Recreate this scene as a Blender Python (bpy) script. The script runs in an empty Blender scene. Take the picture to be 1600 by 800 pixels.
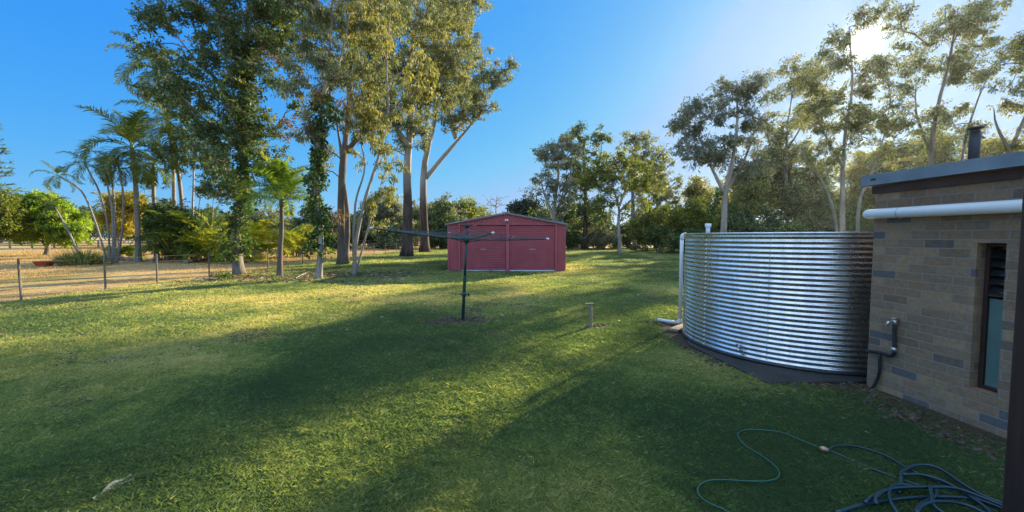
import bpy, math, random
import numpy as np
from mathutils import Vector
rng = np.random.default_rng(11)
random.seed(11)
R = math.radians
sc = bpy.context.scene
COL = sc.collection

# ---------------------------------------------------------------- camera maths
F = 600.0; PITCH = R(2.86); H = 1.6
def at(x, y, Y):
    """point at forward distance Y that the photo (1600x800) shows at x, y"""
    u = (x-800)/F; v = (400-y)/F
    d = np.array([u, math.cos(PITCH)+v*math.sin(PITCH), -math.sin(PITCH)+v*math.cos(PITCH)])
    return d*(Y/d[1]) + np.array([0, 0, H])
def gnd(x, y, z=0.0):
    u = (x-800)/F; v = (400-y)/F
    d = np.array([u, math.cos(PITCH)+v*math.sin(PITCH), -math.sin(PITCH)+v*math.cos(PITCH)])
    return d*((H-z)/-d[2]) + np.array([0, 0, H])

SUN_AZ = R(41.7); SUN_EL = R(20.3)
SUNV = Vector((math.sin(SUN_AZ)*math.cos(SUN_EL), math.cos(SUN_AZ)*math.cos(SUN_EL), math.sin(SUN_EL)))

# ---------------------------------------------------------------- node helpers
def new_mat(name):
    m = bpy.data.materials.new(name); m.use_nodes = True
    nt = m.node_tree; nt.nodes.clear()
    return m, nt, nt.nodes, nt.links
def ramp(n, l, fac, stops, interp='LINEAR'):
    r = n.new('ShaderNodeValToRGB'); r.color_ramp.interpolation = interp
    e = r.color_ramp.elements
    while len(e) < len(stops): e.new(0.5)
    for i, (p, c) in enumerate(stops):
        e[i].position = p; e[i].color = (c[0], c[1], c[2], 1)
    l.new(fac, r.inputs[0]); return r.outputs[0]
def noise(n, l, vec, scale, detail=4, rough=0.55, dist=0.0):
    t = n.new('ShaderNodeTexNoise'); t.inputs['Scale'].default_value = scale
    t.inputs['Detail'].default_value = detail; t.inputs['Roughness'].default_value = rough
    t.inputs['Distortion'].default_value = dist
    if vec is not None: l.new(vec, t.inputs['Vector'])
    return t.outputs['Fac']
def coords(n, l, which='Object', scale=(1, 1, 1)):
    tc = n.new('ShaderNodeTexCoord'); mp = n.new('ShaderNodeMapping')
    mp.inputs['Scale'].default_value = scale
    l.new(tc.outputs[which], mp.inputs['Vector']); return mp.outputs['Vector']
def mixc(n, l, fac, a, b, mode='MIX'):
    m = n.new('ShaderNodeMix'); m.data_type = 'RGBA'; m.blend_type = mode
    if isinstance(fac, (int, float)): m.inputs[0].default_value = fac
    else: l.new(fac, m.inputs[0])
    for s, v in ((6, a), (7, b)):
        if isinstance(v, tuple): m.inputs[s].default_value = (*v, 1)
        else: l.new(v, m.inputs[s])
    return m.outputs[2]
def finish(n, l, col, rough=0.7, metal=0.0, bump=None, bstr=0.3, bdist=0.01, spec=None):
    o = n.new('ShaderNodeOutputMaterial'); p = n.new('ShaderNodeBsdfPrincipled')
    if isinstance(col, tuple): p.inputs['Base Color'].default_value = (*col, 1)
    else: l.new(col, p.inputs['Base Color'])
    if isinstance(rough, (int, float)): p.inputs['Roughness'].default_value = rough
    else: l.new(rough, p.inputs['Roughness'])
    p.inputs['Metallic'].default_value = metal
    if spec is not None: p.inputs['Specular IOR Level'].default_value = spec
    if bump is not None:
        b = n.new('ShaderNodeBump'); b.inputs['Strength'].default_value = bstr; b.inputs['Distance'].default_value = bdist
        l.new(bump, b.inputs['Height']); l.new(b.outputs[0], p.inputs['Normal'])
    l.new(p.outputs[0], o.inputs[0]); return p
def mottled(name, c1, c2, scale=6, rough=0.7, metal=0.0, bstr=0.25, bdist=0.01, stretch=(1, 1, 1), spec=None, detail=6):
    m, nt, n, l = new_mat(name)
    v = coords(n, l, 'Object', stretch)
    f = noise(n, l, v, scale, detail)
    c = ramp(n, l, f, [(0.3, c1), (0.7, c2)])
    f2 = noise(n, l, v, scale*4, 4)
    finish(n, l, c, rough, metal, f2, bstr, bdist, spec)
    return m
def leaf_mat(name, cols, trans=0.4, tcol=None, rough=0.55, spec=0.22):
    m, nt, n, l = new_mat(name)
    a = n.new('ShaderNodeAttribute'); a.attribute_name = 'v'
    st = [(i/(len(cols)-1)*0.9+0.05, c) for i, c in enumerate(cols)]
    c = ramp(n, l, a.outputs['Fac'], st)
    o = n.new('ShaderNodeOutputMaterial'); p = n.new('ShaderNodeBsdfPrincipled')
    t = n.new('ShaderNodeBsdfTranslucent'); mx = n.new('ShaderNodeMixShader')
    p.inputs['Roughness'].default_value = rough; p.inputs['Specular IOR Level'].default_value = spec
    l.new(c, p.inputs['Base Color'])
    tc = mixc(n, l, 1.0, c, tcol or (1.5, 1.4, 0.6), 'MULTIPLY')
    l.new(tc, t.inputs['Color'])
    mx.inputs[0].default_value = trans
    l.new(p.outputs[0], mx.inputs[1]); l.new(t.outputs[0], mx.inputs[2]); l.new(mx.outputs[0], o.inputs[0])
    return m
def bark_mat(name, cols, scale=3.0, stretch=(1, 1, 0.25), bstr=0.6, lower=None):
    m, nt, n, l = new_mat(name)
    v = coords(n, l, 'Object', stretch)
    f = noise(n, l, v, scale, 7, 0.62, 0.4)
    c = ramp(n, l, f, [(0.25+0.5*i/(len(cols)-1), k) for i, k in enumerate(cols)])
    if lower:                                   # rough dark bark kept on the lower trunk, a real mark of the species
        tc = n.new('ShaderNodeTexCoord'); sp = n.new('ShaderNodeSeparateXYZ'); l.new(tc.outputs['Object'], sp.inputs[0])
        mr = n.new('ShaderNodeMapRange'); mr.inputs[1].default_value = lower[0]; mr.inputs[2].default_value = lower[1]
        ad = n.new('ShaderNodeMath'); ad.operation = 'MULTIPLY_ADD'; ad.inputs[1].default_value = 3.0
        l.new(f, ad.inputs[0]); l.new(sp.outputs[2], ad.inputs[2]); l.new(ad.outputs[0], mr.inputs[0])
        f3 = noise(n, l, v, scale*3, 6, 0.6)
        dk = ramp(n, l, f3, [(0.35, lower[2]), (0.7, lower[3])])
        c = mixc(n, l, mr.outputs[0], dk, c)
    f2 = noise(n, l, v, scale*5, 6, 0.65)
    finish(n, l, c, 0.85, 0, f2, bstr, 0.03, 0.2)
    return m

# ---------------------------------------------------------------- mesh helpers
def wloc(p):
    v = np.zeros(3)
    while p is not None: v += np.array(p.location); p = p.parent
    return v
class MB:
    def __init__(s): s.v = []; s.f = []; s.n = 0
    def add(s, V, Fc):
        V = np.asarray(V, float); s.v.append(V)
        k = s.n; s.f.extend([tuple(int(i)+k for i in f) for f in Fc]); s.n += len(V); return s
    def box(s, c, d, rz=0.0, bev=0.0):
        x, y, z = d[0]/2, d[1]/2, d[2]/2
        P = []
        if bev <= 0:
            P = [(a*x, b*y, e*z) for e in (-1, 1) for a, b in ((-1, -1), (1, -1), (1, 1), (-1, 1))]
            Fc = [(3, 2, 1, 0), (4, 5, 6, 7), (0, 1, 5, 4), (1, 2, 6, 5), (2, 3, 7, 6), (3, 0, 4, 7)]
        else:
            b_ = min(bev, x*.9, y*.9, z*.9)
            for e, ins in ((-z, b_), (-z+b_, 0), (z-b_, 0), (z, b_)):
                X, Y = x-ins, y-ins; q = b_ if ins == 0 else b_*0.3
                for px, py in ((-X+q, -Y), (X-q, -Y), (X, -Y+q), (X, Y-q), (X-q, Y), (-X+q, Y), (-X, Y-q), (-X, -Y+q)): P.append((px, py, e))
            Fc = [tuple(range(7, -1, -1)), tuple(range(24, 32))]
            for r in range(3):
                for i in range(8):
                    j = (i+1) % 8; Fc.append((r*8+i, r*8+j, r*8+8+j, r*8+8+i))
        P = np.array(P); ca, sa = math.cos(rz), math.sin(rz)
        P = np.stack([P[:, 0]*ca-P[:, 1]*sa, P[:, 0]*sa+P[:, 1]*ca, P[:, 2]], 1)+np.array(c)
        s.add(P, Fc); return s
    def tube(s, pts, r, sides=8, cap=True, jitter=0.0):
        pts = np.asarray(pts, float); k = len(pts)
        r = np.full(k, r) if np.isscalar(r) else np.asarray(r, float)
        T = np.gradient(pts, axis=0); T /= (np.linalg.norm(T, axis=1)[:, None]+1e-9)
        N = np.zeros_like(T); ref = np.array([1, 0, 0]) if abs(T[0][0]) < 0.8 else np.array([0, 1, 0])
        p = np.cross(T[0], ref); p /= np.linalg.norm(p)+1e-9
        for i in range(k):
            p = p-T[i]*np.dot(p, T[i]); p /= np.linalg.norm(p)+1e-9; N[i] = p
        B = np.cross(T, N)
        a = np.linspace(0, 2*math.pi, sides, endpoint=False)
        rr = r[:, None]*(1+(rng.normal(0, jitter, (k, sides)) if jitter else 0))
        V = pts[:, None]+rr[..., None]*(np.cos(a)[None, :, None]*N[:, None]+np.sin(a)[None, :, None]*B[:, None])
        Fc = []
        for i in range(k-1):
            for j in range(sides):
                q = (j+1) % sides; Fc.append((i*sides+j, i*sides+q, i*sides+sides+q, i*sides+sides+j))
        if cap:
            Fc.append(tuple(range(sides-1, -1, -1))); Fc.append(tuple(range((k-1)*sides, k*sides)))
        s.add(V.reshape(-1, 3), Fc); return s
    def lathe(s, prof, c=(0, 0, 0), sides=24, close=False):
        prof = np.asarray(prof, float); k = len(prof)
        a = np.linspace(0, 2*math.pi, sides, endpoint=False)
        V = np.zeros((k, sides, 3)); V[..., 0] = prof[:, 0:1]*np.cos(a); V[..., 1] = prof[:, 0:1]*np.sin(a); V[..., 2] = prof[:, 1:2]
        Fc = []
        for i in range(k-1):
            for j in range(sides):
                q = (j+1) % sides; Fc.append((i*sides+j, i*sides+q, i*sides+sides+q, i*sides+sides+j))
        if close: Fc.append(tuple(range(sides-1, -1, -1))); Fc.append(tuple(range((k-1)*sides, k*sides)))
        s.add(V.reshape(-1, 3)+np.array(c), Fc); return s
    def build(s, name, mat, parent=None, smooth=False):
        me = bpy.data.meshes.new(name); V = np.concatenate(s.v) if s.v else np.zeros((0, 3))
        if parent is not None: V = V-wloc(parent)
        me.from_pydata(V.tolist(), [], s.f); me.update()
        if smooth: me.shade_smooth()
        me.materials.append(mat)
        o = bpy.data.objects.new(name, me); COL.objects.link(o)
        if parent is not None: o.parent = parent
        return o
def mesh_fast(name, V, nper, mat, vals=None, parent=None):
    """V: (faces*nper, 3): every face has its own corners"""
    V = np.ascontiguousarray(V, dtype=np.float32)
    if parent is not None: V = V-wloc(parent).astype(np.float32)
    nv = len(V); nf = nv//nper
    me = bpy.data.meshes.new(name)
    me.vertices.add(nv); me.loops.add(nv); me.polygons.add(nf)
    me.vertices.foreach_set('co', V.ravel()); me.loops.foreach_set('vertex_index', np.arange(nv, dtype=np.int32))
    me.polygons.foreach_set('loop_start', np.arange(0, nv, nper, dtype=np.int32))
    me.polygons.foreach_set('loop_total', np.full(nf, nper, dtype=np.int32))
    if vals is not None:
        a = me.attributes.new('v', 'FLOAT', 'FACE'); a.data.foreach_set('value', np.asarray(vals, dtype=np.float32))
    me.update(); me.validate(); me.materials.append(mat)
    o = bpy.data.objects.new(name, me); COL.objects.link(o)
    if parent is not None: o.parent = parent
    return o
def thing(name, label, cat, loc=(0, 0, 0), group=None):
    o = bpy.data.objects.new(name, None); COL.objects.link(o); o.location = tuple(float(c) for c in loc)
    o.empty_display_size = 0.2; o['label'] = label; o['category'] = cat
    if group: o['group'] = group
    return o
def tag(o, label, cat, group=None):
    o['label'] = label; o['category'] = cat
    if group: o['group'] = group
    return o
def unit(a): return a/(np.linalg.norm(a, axis=-1, keepdims=True)+1e-9)
def smooth_path(P, per=6):
    P = np.asarray(P, float)
    if len(P) < 3:
        t = np.linspace(0, 1, per+1)[:, None]; return P[0]*(1-t)+P[-1]*t
    Q = np.vstack([2*P[0]-P[1], P, 2*P[-1]-P[-2]]); out = []
    for i in range(1, len(Q)-2):
        for t in np.linspace(0, 1, per, endpoint=False):
            a, b, c, d = Q[i-1], Q[i], Q[i+1], Q[i+2]
            out.append(0.5*((2*b)+(-a+c)*t+(2*a-5*b+4*c-d)*t*t+(-a+3*b-3*c+d)*t**3))
    out.append(P[-1]); return np.array(out)

# ---------------------------------------------------------------- value noise for the ground
def vnoise(x, y, s, seed=0):
    g = np.random.default_rng(seed).random((64, 64))
    X = x/s; Y = y/s; xi = np.floor(X).astype(int); yi = np.floor(Y).astype(int)
    fx = X-xi; fy = Y-yi; fx = fx*fx*(3-2*fx); fy = fy*fy*(3-2*fy)
    a = g[xi % 64, yi % 64]; b = g[(xi+1) % 64, yi % 64]; c = g[xi % 64, (yi+1) % 64]; d = g[(xi+1) % 64, (yi+1) % 64]
    return (a*(1-fx)+b*fx)*(1-fy)+(c*(1-fx)+d*fx)*fy
def lawn_h(x, y):
    return 0.004+0.05*(vnoise(x+300, y+300, 3.1, 1)-0.5)*np.clip((y-8)/10, 0, 1)+0.018*vnoise(x+300, y+300, 0.7, 2)+0.012*vnoise(x+300, y+300, 0.25, 3)
def soil_mask(x, y):
    """1 where bare earth shows instead of grass"""
    m = np.zeros_like(x)
    def blob(cx, cy, rx, ry, k=1.0):
        nonlocal m
        d = ((x-cx)/rx)**2+((y-cy)/ry)**2
        m = np.maximum(m, k*np.clip(1.5-d-0.9*(vnoise(x+200, y+200, 0.22, 5)-0.5)*2, 0, 1))
    blob(-0.93, 7.25, 0.62, 0.42)                                  # around the clothes hoist
    blob(1.5, 6.75, 0.24, 0.13)
    blob(3.05, 6.6, 0.55, 0.5)                                     # by the tank's overflow pipe
    d = np.hypot(x-TANK[0], y-TANK[1]); m = np.maximum(m, np.clip((TANK[2]+0.46-d)/0.25+(vnoise(x+200, y+200, 0.2, 6)-.5)*1.5, 0, 1)*(d > 0))
    m = np.maximum(m, np.clip((x-3.22+(y-3)*.10)/0.3+(vnoise(x+200, y+200, 0.2, 7)-.5)*1.6, 0, 1)*(y < 5)*0.9)
    # strip below the trees along the fence
    e = np.clip(1.3-np.abs(y-15.3-0.1*(x+9))/1.1, 0, 1)*np.clip((-6.4-x)/0.8, 0, 1)*np.clip((x+12.4)/.3, 0, 1)
    m = np.maximum(m, np.clip(e*1.4-vnoise(x+200, y+200, 0.6, 8)*0.7, 0, 1))
    p = vnoise(x+250, y+250, 1.3, 9)*.6+vnoise(x+250, y+250, .31, 10)*.4
    m = np.maximum(m, np.clip((p-.70)*7, 0, .75))
    return np.clip(m, 0, 1)
TANK = (4.09, 5.62, 1.42)      # centre x, y, radius
FENCE_X = -12.35

# ---------------------------------------------------------------- materials
M = {}
M['white_pvc'] = mottled('white_pvc', (0.72, 0.74, 0.76), (0.8, 0.81, 0.82), 3, 0.35, bstr=0.05)
M['hoist_green'] = mottled('hoist_green', (0.012, 0.05, 0.045), (0.02, 0.075, 0.06), 5, 0.4, bstr=0.1)
M['steel'] = mottled('steel', (0.45, 0.46, 0.47), (0.6, 0.6, 0.6), 8, 0.4, 0.9, bstr=0.1)
M['wire'] = mottled('wire', (0.05, 0.06, 0.09), (0.1, 0.11, 0.14), 8, 0.5, bstr=0.05)
M['black_plastic'] = mottled('black_plastic', (0.012, 0.013, 0.015), (0.03, 0.03, 0.033), 6, 0.4, bstr=0.1)
M['hose'] = mottled('hose', (0.008, 0.07, 0.045), (0.014, 0.095, 0.06), 5, 0.5, bstr=0.05)
M['hose_dark'] = mottled('hose_dark', (0.008, 0.03, 0.045), (0.014, 0.045, 0.06), 5, 0.32, bstr=0.05)
M['brass'] = mottled('brass', (0.35, 0.2, 0.12), (0.5, 0.32, 0.2), 9, 0.4, 0.5)
M['timber_grey'] = mottled('timber_grey', (0.22, 0.17, 0.12), (0.38, 0.31, 0.23), 5, 0.85, bstr=0.6, stretch=(6, 6, 0.6))
M['post_dark'] = mottled('post_dark', (0.10, 0.085, 0.075), (0.22, 0.19, 0.165), 5, 0.85, bstr=0.6, stretch=(6, 6, 0.6))
M['timber_dark'] = mottled('timber_dark', (0.035, 0.016, 0.014), (0.06, 0.028, 0.024), 4, 0.6, bstr=0.2, stretch=(6, 6, 0.5))
M['red_plastic'] = mottled('red_plastic', (0.5, 0.05, 0.02), (0.6, 0.08, 0.03), 4, 0.4)
M['zinc'] = mottled('zinc', (0.62, 0.64, 0.66), (0.78, 0.79, 0.8), 2.5, 0.24, 1.0, bstr=0.03, stretch=(1, 1, 6))
M['shed_roof'] = mottled('shed_roof', (0.2, 0.21, 0.23), (0.3, 0.31, 0.33), 3, 0.45, 0.3)
M['fascia'] = mottled('fascia', (0.14, 0.19, 0.24), (0.24, 0.3, 0.35), 4, 0.45, 0.1, bstr=0.05)
M['maroon'] = mottled('maroon', (0.055, 0.026, 0.026), (0.09, 0.045, 0.042), 5, 0.6)
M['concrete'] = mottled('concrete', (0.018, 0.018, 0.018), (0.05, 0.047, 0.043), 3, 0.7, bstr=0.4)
M['flue'] = mottled('flue', (0.03, 0.03, 0.035), (0.06, 0.06, 0.065), 6, 0.5, 0.4)
M['shed_red'] = mottled('shed_red', (0.46, 0.09, 0.105), (0.56, 0.13, 0.145), 2, 0.45, bstr=0.05, stretch=(1, 1, .4))
M['shed_door'] = mottled('shed_door', (0.43, 0.08, 0.10), (0.52, 0.115, 0.135), 2, 0.4, bstr=0.05)
M['glass_frost'] = mottled('glass_frost', (0.10, 0.19, 0.17), (0.17, 0.27, 0.24), 3, 0.35)
M['glass_dark'] = mottled('glass_dark', (0.01, 0.012, 0.014), (0.02, 0.022, 0.025), 3, 0.12)
M['stone'] = mottled('stone', (0.2, 0.15, 0.13), (0.38, 0.31, 0.27), 7, 0.9, bstr=0.8)
M['bark_strip'] = mottled('bark_strip', (0.15, 0.16, 0.11), (0.3, 0.3, 0.23), 10, 0.8, bstr=0.5, stretch=(1, 6, 1))

def zinc_material():
    m, nt, n, l = new_mat('zinc_sheet')
    tc = n.new('ShaderNodeTexCoord')
    mp = n.new('ShaderNodeMapping'); mp.inputs['Scale'].default_value = (5, 5, .7); l.new(tc.outputs['Object'], mp.inputs[0])
    st = noise(n, l, mp.outputs[0], 2.2, 6, .65); sp = noise(n, l, tc.outputs['Object'], 14, 5, .6)
    c = ramp(n, l, st, [(.3, (.52, .54, .56)), (.5, (.68, .69, .71)), (.7, (.78, .79, .8))])
    c = mixc(n, l, .5, c, ramp(n, l, sp, [(.35, (.85, .85, .86)), (.6, (1.03, 1.03, 1.03))]), 'MULTIPLY')
    r = n.new('ShaderNodeMapRange'); r.inputs[1].default_value = .3; r.inputs[2].default_value = .7; r.inputs[3].default_value = .36; r.inputs[4].default_value = .2; l.new(st, r.inputs[0])
    big = noise(n, l, tc.outputs['Object'], 2.5, 3, .5)
    finish(n, l, c, r.outputs[0], 1.0, big, .08, .02)
    return m
M['zinc'] = zinc_material()
def brick_material():
    m, nt, n, l = new_mat('brickwork')
    tc = n.new('ShaderNodeTexCoord'); sp = n.new('ShaderNodeSeparateXYZ'); cb = n.new('ShaderNodeCombineXYZ')
    l.new(tc.outputs['Object'], sp.inputs[0])
    ad = n.new('ShaderNodeMath'); ad.operation = 'ADD'; l.new(sp.outputs[0], ad.inputs[0]); l.new(sp.outputs[1], ad.inputs[1])
    l.new(ad.outputs[0], cb.inputs[0]); l.new(sp.outputs[2], cb.inputs[1])
    wob = noise(n, l, tc.outputs['Object'], 9, 2)
    vm = n.new('ShaderNodeVectorMath'); vm.operation = 'MULTIPLY_ADD'
    cw = n.new('ShaderNodeCombineXYZ'); l.new(wob, cw.inputs[0]); l.new(wob, cw.inputs[1])
    l.new(cw.outputs[0], vm.inputs[0]); vm.inputs[1].default_value = (0.006, 0.006, 0); l.new(cb.outputs[0], vm.inputs[2])
    b = n.new('ShaderNodeTexBrick'); b.offset = 0.5
    b.inputs['Scale'].default_value = 1.0; b.inputs['Brick Width'].default_value = 0.205; b.inputs['Row Height'].default_value = 0.079
    b.inputs['Mortar Size'].default_value = 0.0055; b.inputs['Mortar Smooth'].default_value = 0.25
    b.inputs['Color1'].default_value = (0, 0, 0, 1); b.inputs['Color2'].default_value = (1, 1, 1, 1); b.inputs['Mortar'].default_value = (0.5, 0.5, 0.5, 1)
    l.new(vm.outputs[0], b.inputs['Vector'])
    col = ramp(n, l, b.outputs['Color'], [(0.0, (0.17, 0.155, 0.155)), (0.05, (0.35, 0.225, 0.14)), (0.3, (0.42, 0.28, 0.17)), (0.5, (0.29, 0.19, 0.125)),
               (0.6, (0.34, 0.235, 0.155)), (0.74, (0.2, 0.155, 0.125)), (0.8, (0.32, 0.22, 0.15)), (0.985, (0.45, 0.22, 0.1))], 'CONSTANT')
    nz = noise(n, l, tc.outputs['Object'], 30, 5, 0.6)
    col = mixc(n, l, 0.5, col, ramp(n, l, nz, [(0.3, (0.45, 0.43, 0.42)), (0.7, (1.1, 1.05, 1.0))]), 'MULTIPLY')
    nz2 = noise(n, l, tc.outputs['Object'], 1.6, 4, 0.6)
    col = mixc(n, l, 0.5, col, ramp(n, l, nz2, [(0.35, (0.7, 0.7, 0.75)), (0.65, (1.1, 1.08, 1.0))]), 'MULTIPLY')
    col = mixc(n, l, b.outputs['Fac'], col, (0.29, 0.25, 0.21))
    inv = n.new('ShaderNodeMath'); inv.operation = 'MULTIPLY_ADD'; inv.inputs[1].default_value = -1.0
    l.new(b.outputs['Fac'], inv.inputs[0]); 
    sc_ = n.new('ShaderNodeMath'); sc_.operation = 'MULTIPLY'; sc_.inputs[1].default_value = 0.35; l.new(nz, sc_.inputs[0]); l.new(sc_.outputs[0], inv.inputs[2])
    finish(n, l, col, 0.85, 0, inv.outputs[0], 0.7, 0.008, 0.2)
    return m
M['brick'] = brick_material()

def ground_mat():
    m, nt, n, l = new_mat('dry_paddock_ground')
    v = coords(n, l)
    big = noise(n, l, v, 0.12, 5, 0.6); mid = noise(n, l, v, 1.3, 6, 0.65); fine = noise(n, l, v, 18, 6, 0.7)
    straw = ramp(n, l, mid, [(0.3, (0.33, 0.22, 0.11)), (0.5, (0.50, 0.35, 0.16)), (0.72, (0.58, 0.43, 0.22))])
    green = ramp(n, l, mid, [(0.3, (0.10, 0.11, 0.035)), (0.7, (0.22, 0.2, 0.07))])
    c = mixc(n, l, ramp(n, l, big, [(0.5, (0, 0, 0)), (0.66, (1, 1, 1))]), straw, green)
    c = mixc(n, l, 0.5, c, ramp(n, l, fine, [(0.3, (0.6, 0.55, 0.5)), (0.7, (1.2, 1.15, 1.05))]), 'MULTIPLY')
    finish(n, l, c, 0.95, 0, fine, 0.8, 0.04, 0.1)
    return m
def lawn_mat():
    m, nt, n, l = new_mat('lawn_turf')
    v = coords(n, l)
    a = n.new('ShaderNodeAttribute'); a.attribute_name = 'soil'
    big = noise(n, l, v, 0.35, 5, 0.6, 0.5); mid = noise(n, l, v, 2.2, 6, 0.65); fine = noise(n, l, v, 45, 6, 0.75)
    gr = ramp(n, l, mid, [(0.3, (0.075, 0.11, 0.018)), (0.55, (0.13, 0.16, 0.03)), (0.75, (0.2, 0.2, 0.045))])
    dry = ramp(n, l, mid, [(0.3, (0.2, 0.16, 0.05)), (0.7, (0.34, 0.26, 0.1))])
    c = mixc(n, l, ramp(n, l, big, [(0.46, (0, 0, 0)), (0.68, (0.8, 0.8, 0.8))]), gr, dry)
    c = mixc(n, l, 0.8, c, ramp(n, l, fine, [(0.32, (0.35, 0.33, 0.3)), (0.65, (1.25, 1.25, 1.2))]), 'MULTIPLY')
    so = ramp(n, l, fine, [(0.3, (0.035, 0.024, 0.018)), (0.7, (0.15, 0.11, 0.08))])
    c = mixc(n, l, a.outputs['Fac'], c, so)
    finish(n, l, c, 0.95, 0, fine, 0.9, 0.03, 0.1)
    return m
M['ground'] = ground_mat(); M['lawn'] = lawn_mat()

LEAF = {
 'gum':   leaf_mat('leaf_gum', [(0.075, 0.10, 0.055), (0.14, 0.175, 0.085), (0.24, 0.265, 0.14), (0.42, 0.43, 0.28)], 0.35),
 'gumolive': leaf_mat('leaf_gum_olive', [(0.10, 0.115, 0.04), (0.18, 0.20, 0.07), (0.30, 0.30, 0.10), (0.46, 0.42, 0.2)], 0.42),
 'gumdark': leaf_mat('leaf_gum_dark', [(0.045, 0.075, 0.04), (0.075, 0.12, 0.055), (0.13, 0.19, 0.07), (0.27, 0.33, 0.13)], 0.3),
 'gumgrey': leaf_mat('leaf_gum_grey', [(0.09, 0.105, 0.08), (0.17, 0.19, 0.135), (0.26, 0.28, 0.2), (0.38, 0.38, 0.28)], 0.35, (1.4, 1.35, 0.7)),
 'rusty': leaf_mat('leaf_rusty', [(0.08, 0.06, 0.03), (0.16, 0.12, 0.06), (0.24, 0.15, 0.09), (0.3, 0.13, 0.08)], 0.35, (1.4, 1.2, 0.8)),
 'vine':  leaf_mat('leaf_vine', [(0.03, 0.06, 0.02), (0.065, 0.115, 0.03), (0.12, 0.19, 0.05), (0.3, 0.34, 0.13)], 0.35),
 'dense': leaf_mat('leaf_dense', [(0.014, 0.03, 0.02), (0.022, 0.045, 0.026), (0.035, 0.06, 0.03)], 0.2),
 'fruit': leaf_mat('leaf_fruit', [(0.08, 0.15, 0.02), (0.18, 0.29, 0.035), (0.32, 0.44, 0.05), (0.45, 0.55, 0.08)], 0.45),
 'yellow': leaf_mat('leaf_yellow', [(0.16, 0.16, 0.02), (0.34, 0.28, 0.03), (0.5, 0.38, 0.04)], 0.45),
 'bush':  leaf_mat('leaf_bush', [(0.05, 0.075, 0.015), (0.11, 0.15, 0.025), (0.2, 0.24, 0.04), (0.3, 0.31, 0.07)], 0.45),
 'palm':  leaf_mat('leaf_palm', [(0.045, 0.075, 0.02), (0.10, 0.14, 0.035), (0.22, 0.26, 0.06)], 0.4),
 'palmbright': leaf_mat('leaf_palm_bright', [(0.06, 0.13, 0.025), (0.14, 0.23, 0.04), (0.30, 0.36, 0.07)], 0.45),
 'cane':  leaf_mat('leaf_cane', [(0.12, 0.16, 0.02), (0.26, 0.29, 0.03), (0.5, 0.46, 0.05)], 0.5),
 'canedark': leaf_mat('leaf_cane_dark', [(0.05, 0.09, 0.02), (0.12, 0.18, 0.03), (0.26, 0.3, 0.05)], 0.4),
 'grass': leaf_mat('grass_blade', [(0.085, 0.14, 0.075), (0.17, 0.235, 0.105), (0.27, 0.32, 0.12), (0.42, 0.40, 0.18), (0.58, 0.50, 0.28)], 0.45, (1.5, 1.45, 0.55), 0.5, 0.25),
 'straw': leaf_mat('straw_blade', [(0.34, 0.21, 0.085), (0.52, 0.35, 0.15), (0.62, 0.46, 0.22)], 0.3, (1.2, 1.1, 0.8)),
}
BARK = {
 'pale': bark_mat('bark_pale', [(0.16, 0.13, 0.1), (0.36, 0.31, 0.26), (0.52, 0.47, 0.41)]),
 'grey': bark_mat('bark_grey', [(0.1, 0.085, 0.07), (0.22, 0.19, 0.16), (0.36, 0.32, 0.28)]),
 'brown': bark_mat('bark_brown', [(0.075, 0.06, 0.05), (0.17, 0.14, 0.115), (0.28, 0.24, 0.2)]),
 'dark': bark_mat('bark_dark', [(0.03, 0.024, 0.02), (0.07, 0.055, 0.045), (0.12, 0.1, 0.08)]),
 'big': bark_mat('bark_big_gum', [(0.2, 0.16, 0.13), (0.4, 0.35, 0.3), (0.5, 0.46, 0.41)], 1.2, lower=(6.0, 9.5, (0.05, 0.035, 0.03), (0.16, 0.11, 0.09))),
 'palm': bark_mat('bark_palm', [(0.16, 0.14, 0.12), (0.28, 0.25, 0.22), (0.38, 0.35, 0.31)], 4, (0.4, 0.4, 6), 0.5),
}

# ---------------------------------------------------------------- foliage
def leaves(C, rad, per, ll, lw, droop, flat=0.75, shell=0.35):
    """C (n,3) clump centres, rad (n): returns quads and a value per quad"""
    n = len(C); idx = np.repeat(np.arange(n), per); m = len(idx)
    d = unit(rng.normal(size=(m, 3))); rr = (shell+(1-shell)*rng.random(m)**0.6)[:, None]*rad[idx][:, None]
    off = d*rr; off[:, 2] *= flat
    # ragged edge: a sub-cluster jitter
    sub = rng.normal(size=(n*7, 3))*0.45; sid = idx*7+rng.integers(0, 7, m)
    off = off*0.6+sub[sid]*1.35*rad[idx][:, None]*np.array([1, 1, flat])
    P = C[idx]+off
    ax = unit(rng.normal(size=(m, 3))+np.array([0, 0, -droop])+off/(rad[idx][:, None]+1e-6)*0.5)
    sd = unit(np.cross(ax, rng.normal(size=(m, 3))))
    L = ll*(0.6+0.8*rng.random(m))[:, None]; W = lw*(0.6+0.8*rng.random(m))[:, None]
    Q = np.stack([P, P+ax*L*0.45+sd*W*0.5, P+ax*L, P+ax*L*0.45-sd*W*0.5], 1)
    cv = rng.random(n)
    vals = np.clip(0.35*cv[idx]+0.65*rng.random(m)**1.3, 0, 1)
    return Q.reshape(-1, 3), vals

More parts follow.
